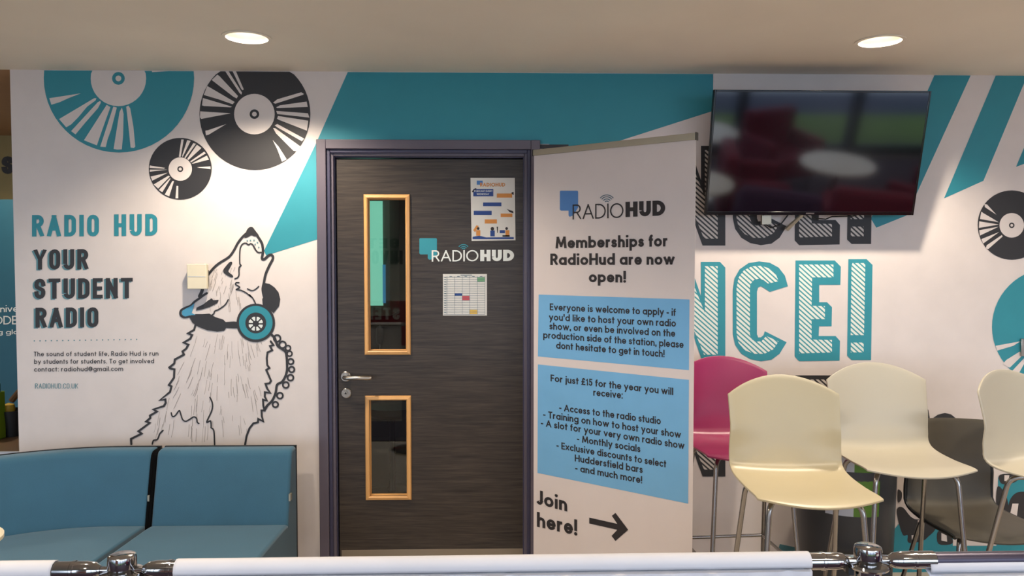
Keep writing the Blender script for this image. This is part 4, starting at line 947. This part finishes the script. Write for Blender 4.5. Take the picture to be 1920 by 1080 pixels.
MB().box(-.04, .035, -.04, .04, 0, zg).build('carton_body', M['lime'], t, bevel=.005); MB().lathe([(0, zg), (.03, zg), (.03, zg+.05), (0, zg+.05)], n=20).build('cap', M['earblue'], t)

# ------------------------------------------------------------------ the room behind the viewpoint, mirrored in screen and glass
def table(x, y, label, h=.74, r=.4):
    t = empty('round_table', (x, y, 0), label=label, cat='table', group='white round tables behind the viewpoint')
    MB().lathe([(0, h), (r, h), (r+.004, h-.01), (r, h-.025), (0, h-.025)], n=48).build('table_top', M['tabletop'], t, smooth=True)
    MB().lathe([(0, 0), (.22, 0), (.22, .012), (.03, .03), (.03, h-.03)], n=24).build('pedestal', M['steel'], t, smooth=True)
def armchair(x, y, rz, m, label):
    t = empty('tub_armchair', (x, y, 0), rz, label, 'armchair', 'coloured armchairs behind the viewpoint')
    MB().box(-.3, .3, -.3, .3, .2, .44).build('seat', M[m], t, bevel=.04); MB().box(-.33, .33, .18, .33, .2, .85).build('backrest', M[m], t, bevel=.05)
    for s in (-1, 1): MB().box(s*.31-.06, s*.31+.06, -.3, .25, .2, .62).build('arm', M[m], t, bevel=.04)
    for sx in (-.25, .25):
        for sy in (-.25, .25): MB().tube([(sx, sy, 0), (sx, sy, .22)], .015, 8).build('leg', M['blackp'], t)
table(3.3, -3.75, 'white round table mirrored large in the screen', r=.34); table(2.25, -4.75, 'white round table mirrored at the left of the screen', r=.36); table(1.85, -3.25, 'white round table mirrored low in the screen', r=.3)
armchair(3.2, -5.0, R(160), 'maroon', 'maroon armchair beside the mirrored table'); armchair(2.55, -3.85, R(100), 'maroon', 'maroon armchair between the white tables'); armchair(2.5, -3.0, R(20), 'purple', 'purple armchair nearest the wall'); armchair(3.3, -3.0, R(20), 'maroon', 'maroon armchair in front of the largest table'); armchair(4.2, -3.6, R(-40), 'maroon', 'maroon armchair at the far right')
t = empty('notice_board', (-1.5, -5.7, 0), label='white and red display board mirrored in the door glass', cat='board')
MB().box(-.6, .6, 0, .03, .1, 2.4).build('board_panel', M['paper'], t)
MB().box(-.5, .5, .03, .034, .5, 1.05).build('red_panel_print', M['redpanel'], t)
for s in (-.4, .4): MB().box(s-.03, s+.03, -.2, .2, 0, .1).build('foot', M['alu'], t)
mir = lambda x, y: Vector((-x, .036, y))
mb = MB(); mir2 = lambda x, y: Vector((.45-x, .036, 2.6-y))
text(mb, 'GET', (.1, .9), (.5, .9), .12, mir2, wt=.2, caps=CON); text(mb, 'INVOLVED', (.06, 1.1), (.86, 1.1), .17, mir2, wt=.22, caps=CON); mb.build('heading_print', M['ink'], t)
mb = MB(); text(mb, 'STEP UP', (.1, 1.78), (.8, 1.78), .15, mir2, wt=.2, caps=CON); text(mb, 'WITH US', (.1, 1.98), (.7, 1.98), .11, mir2, wt=.2, caps=CON); mb.build('caption_print', M['white'], t)
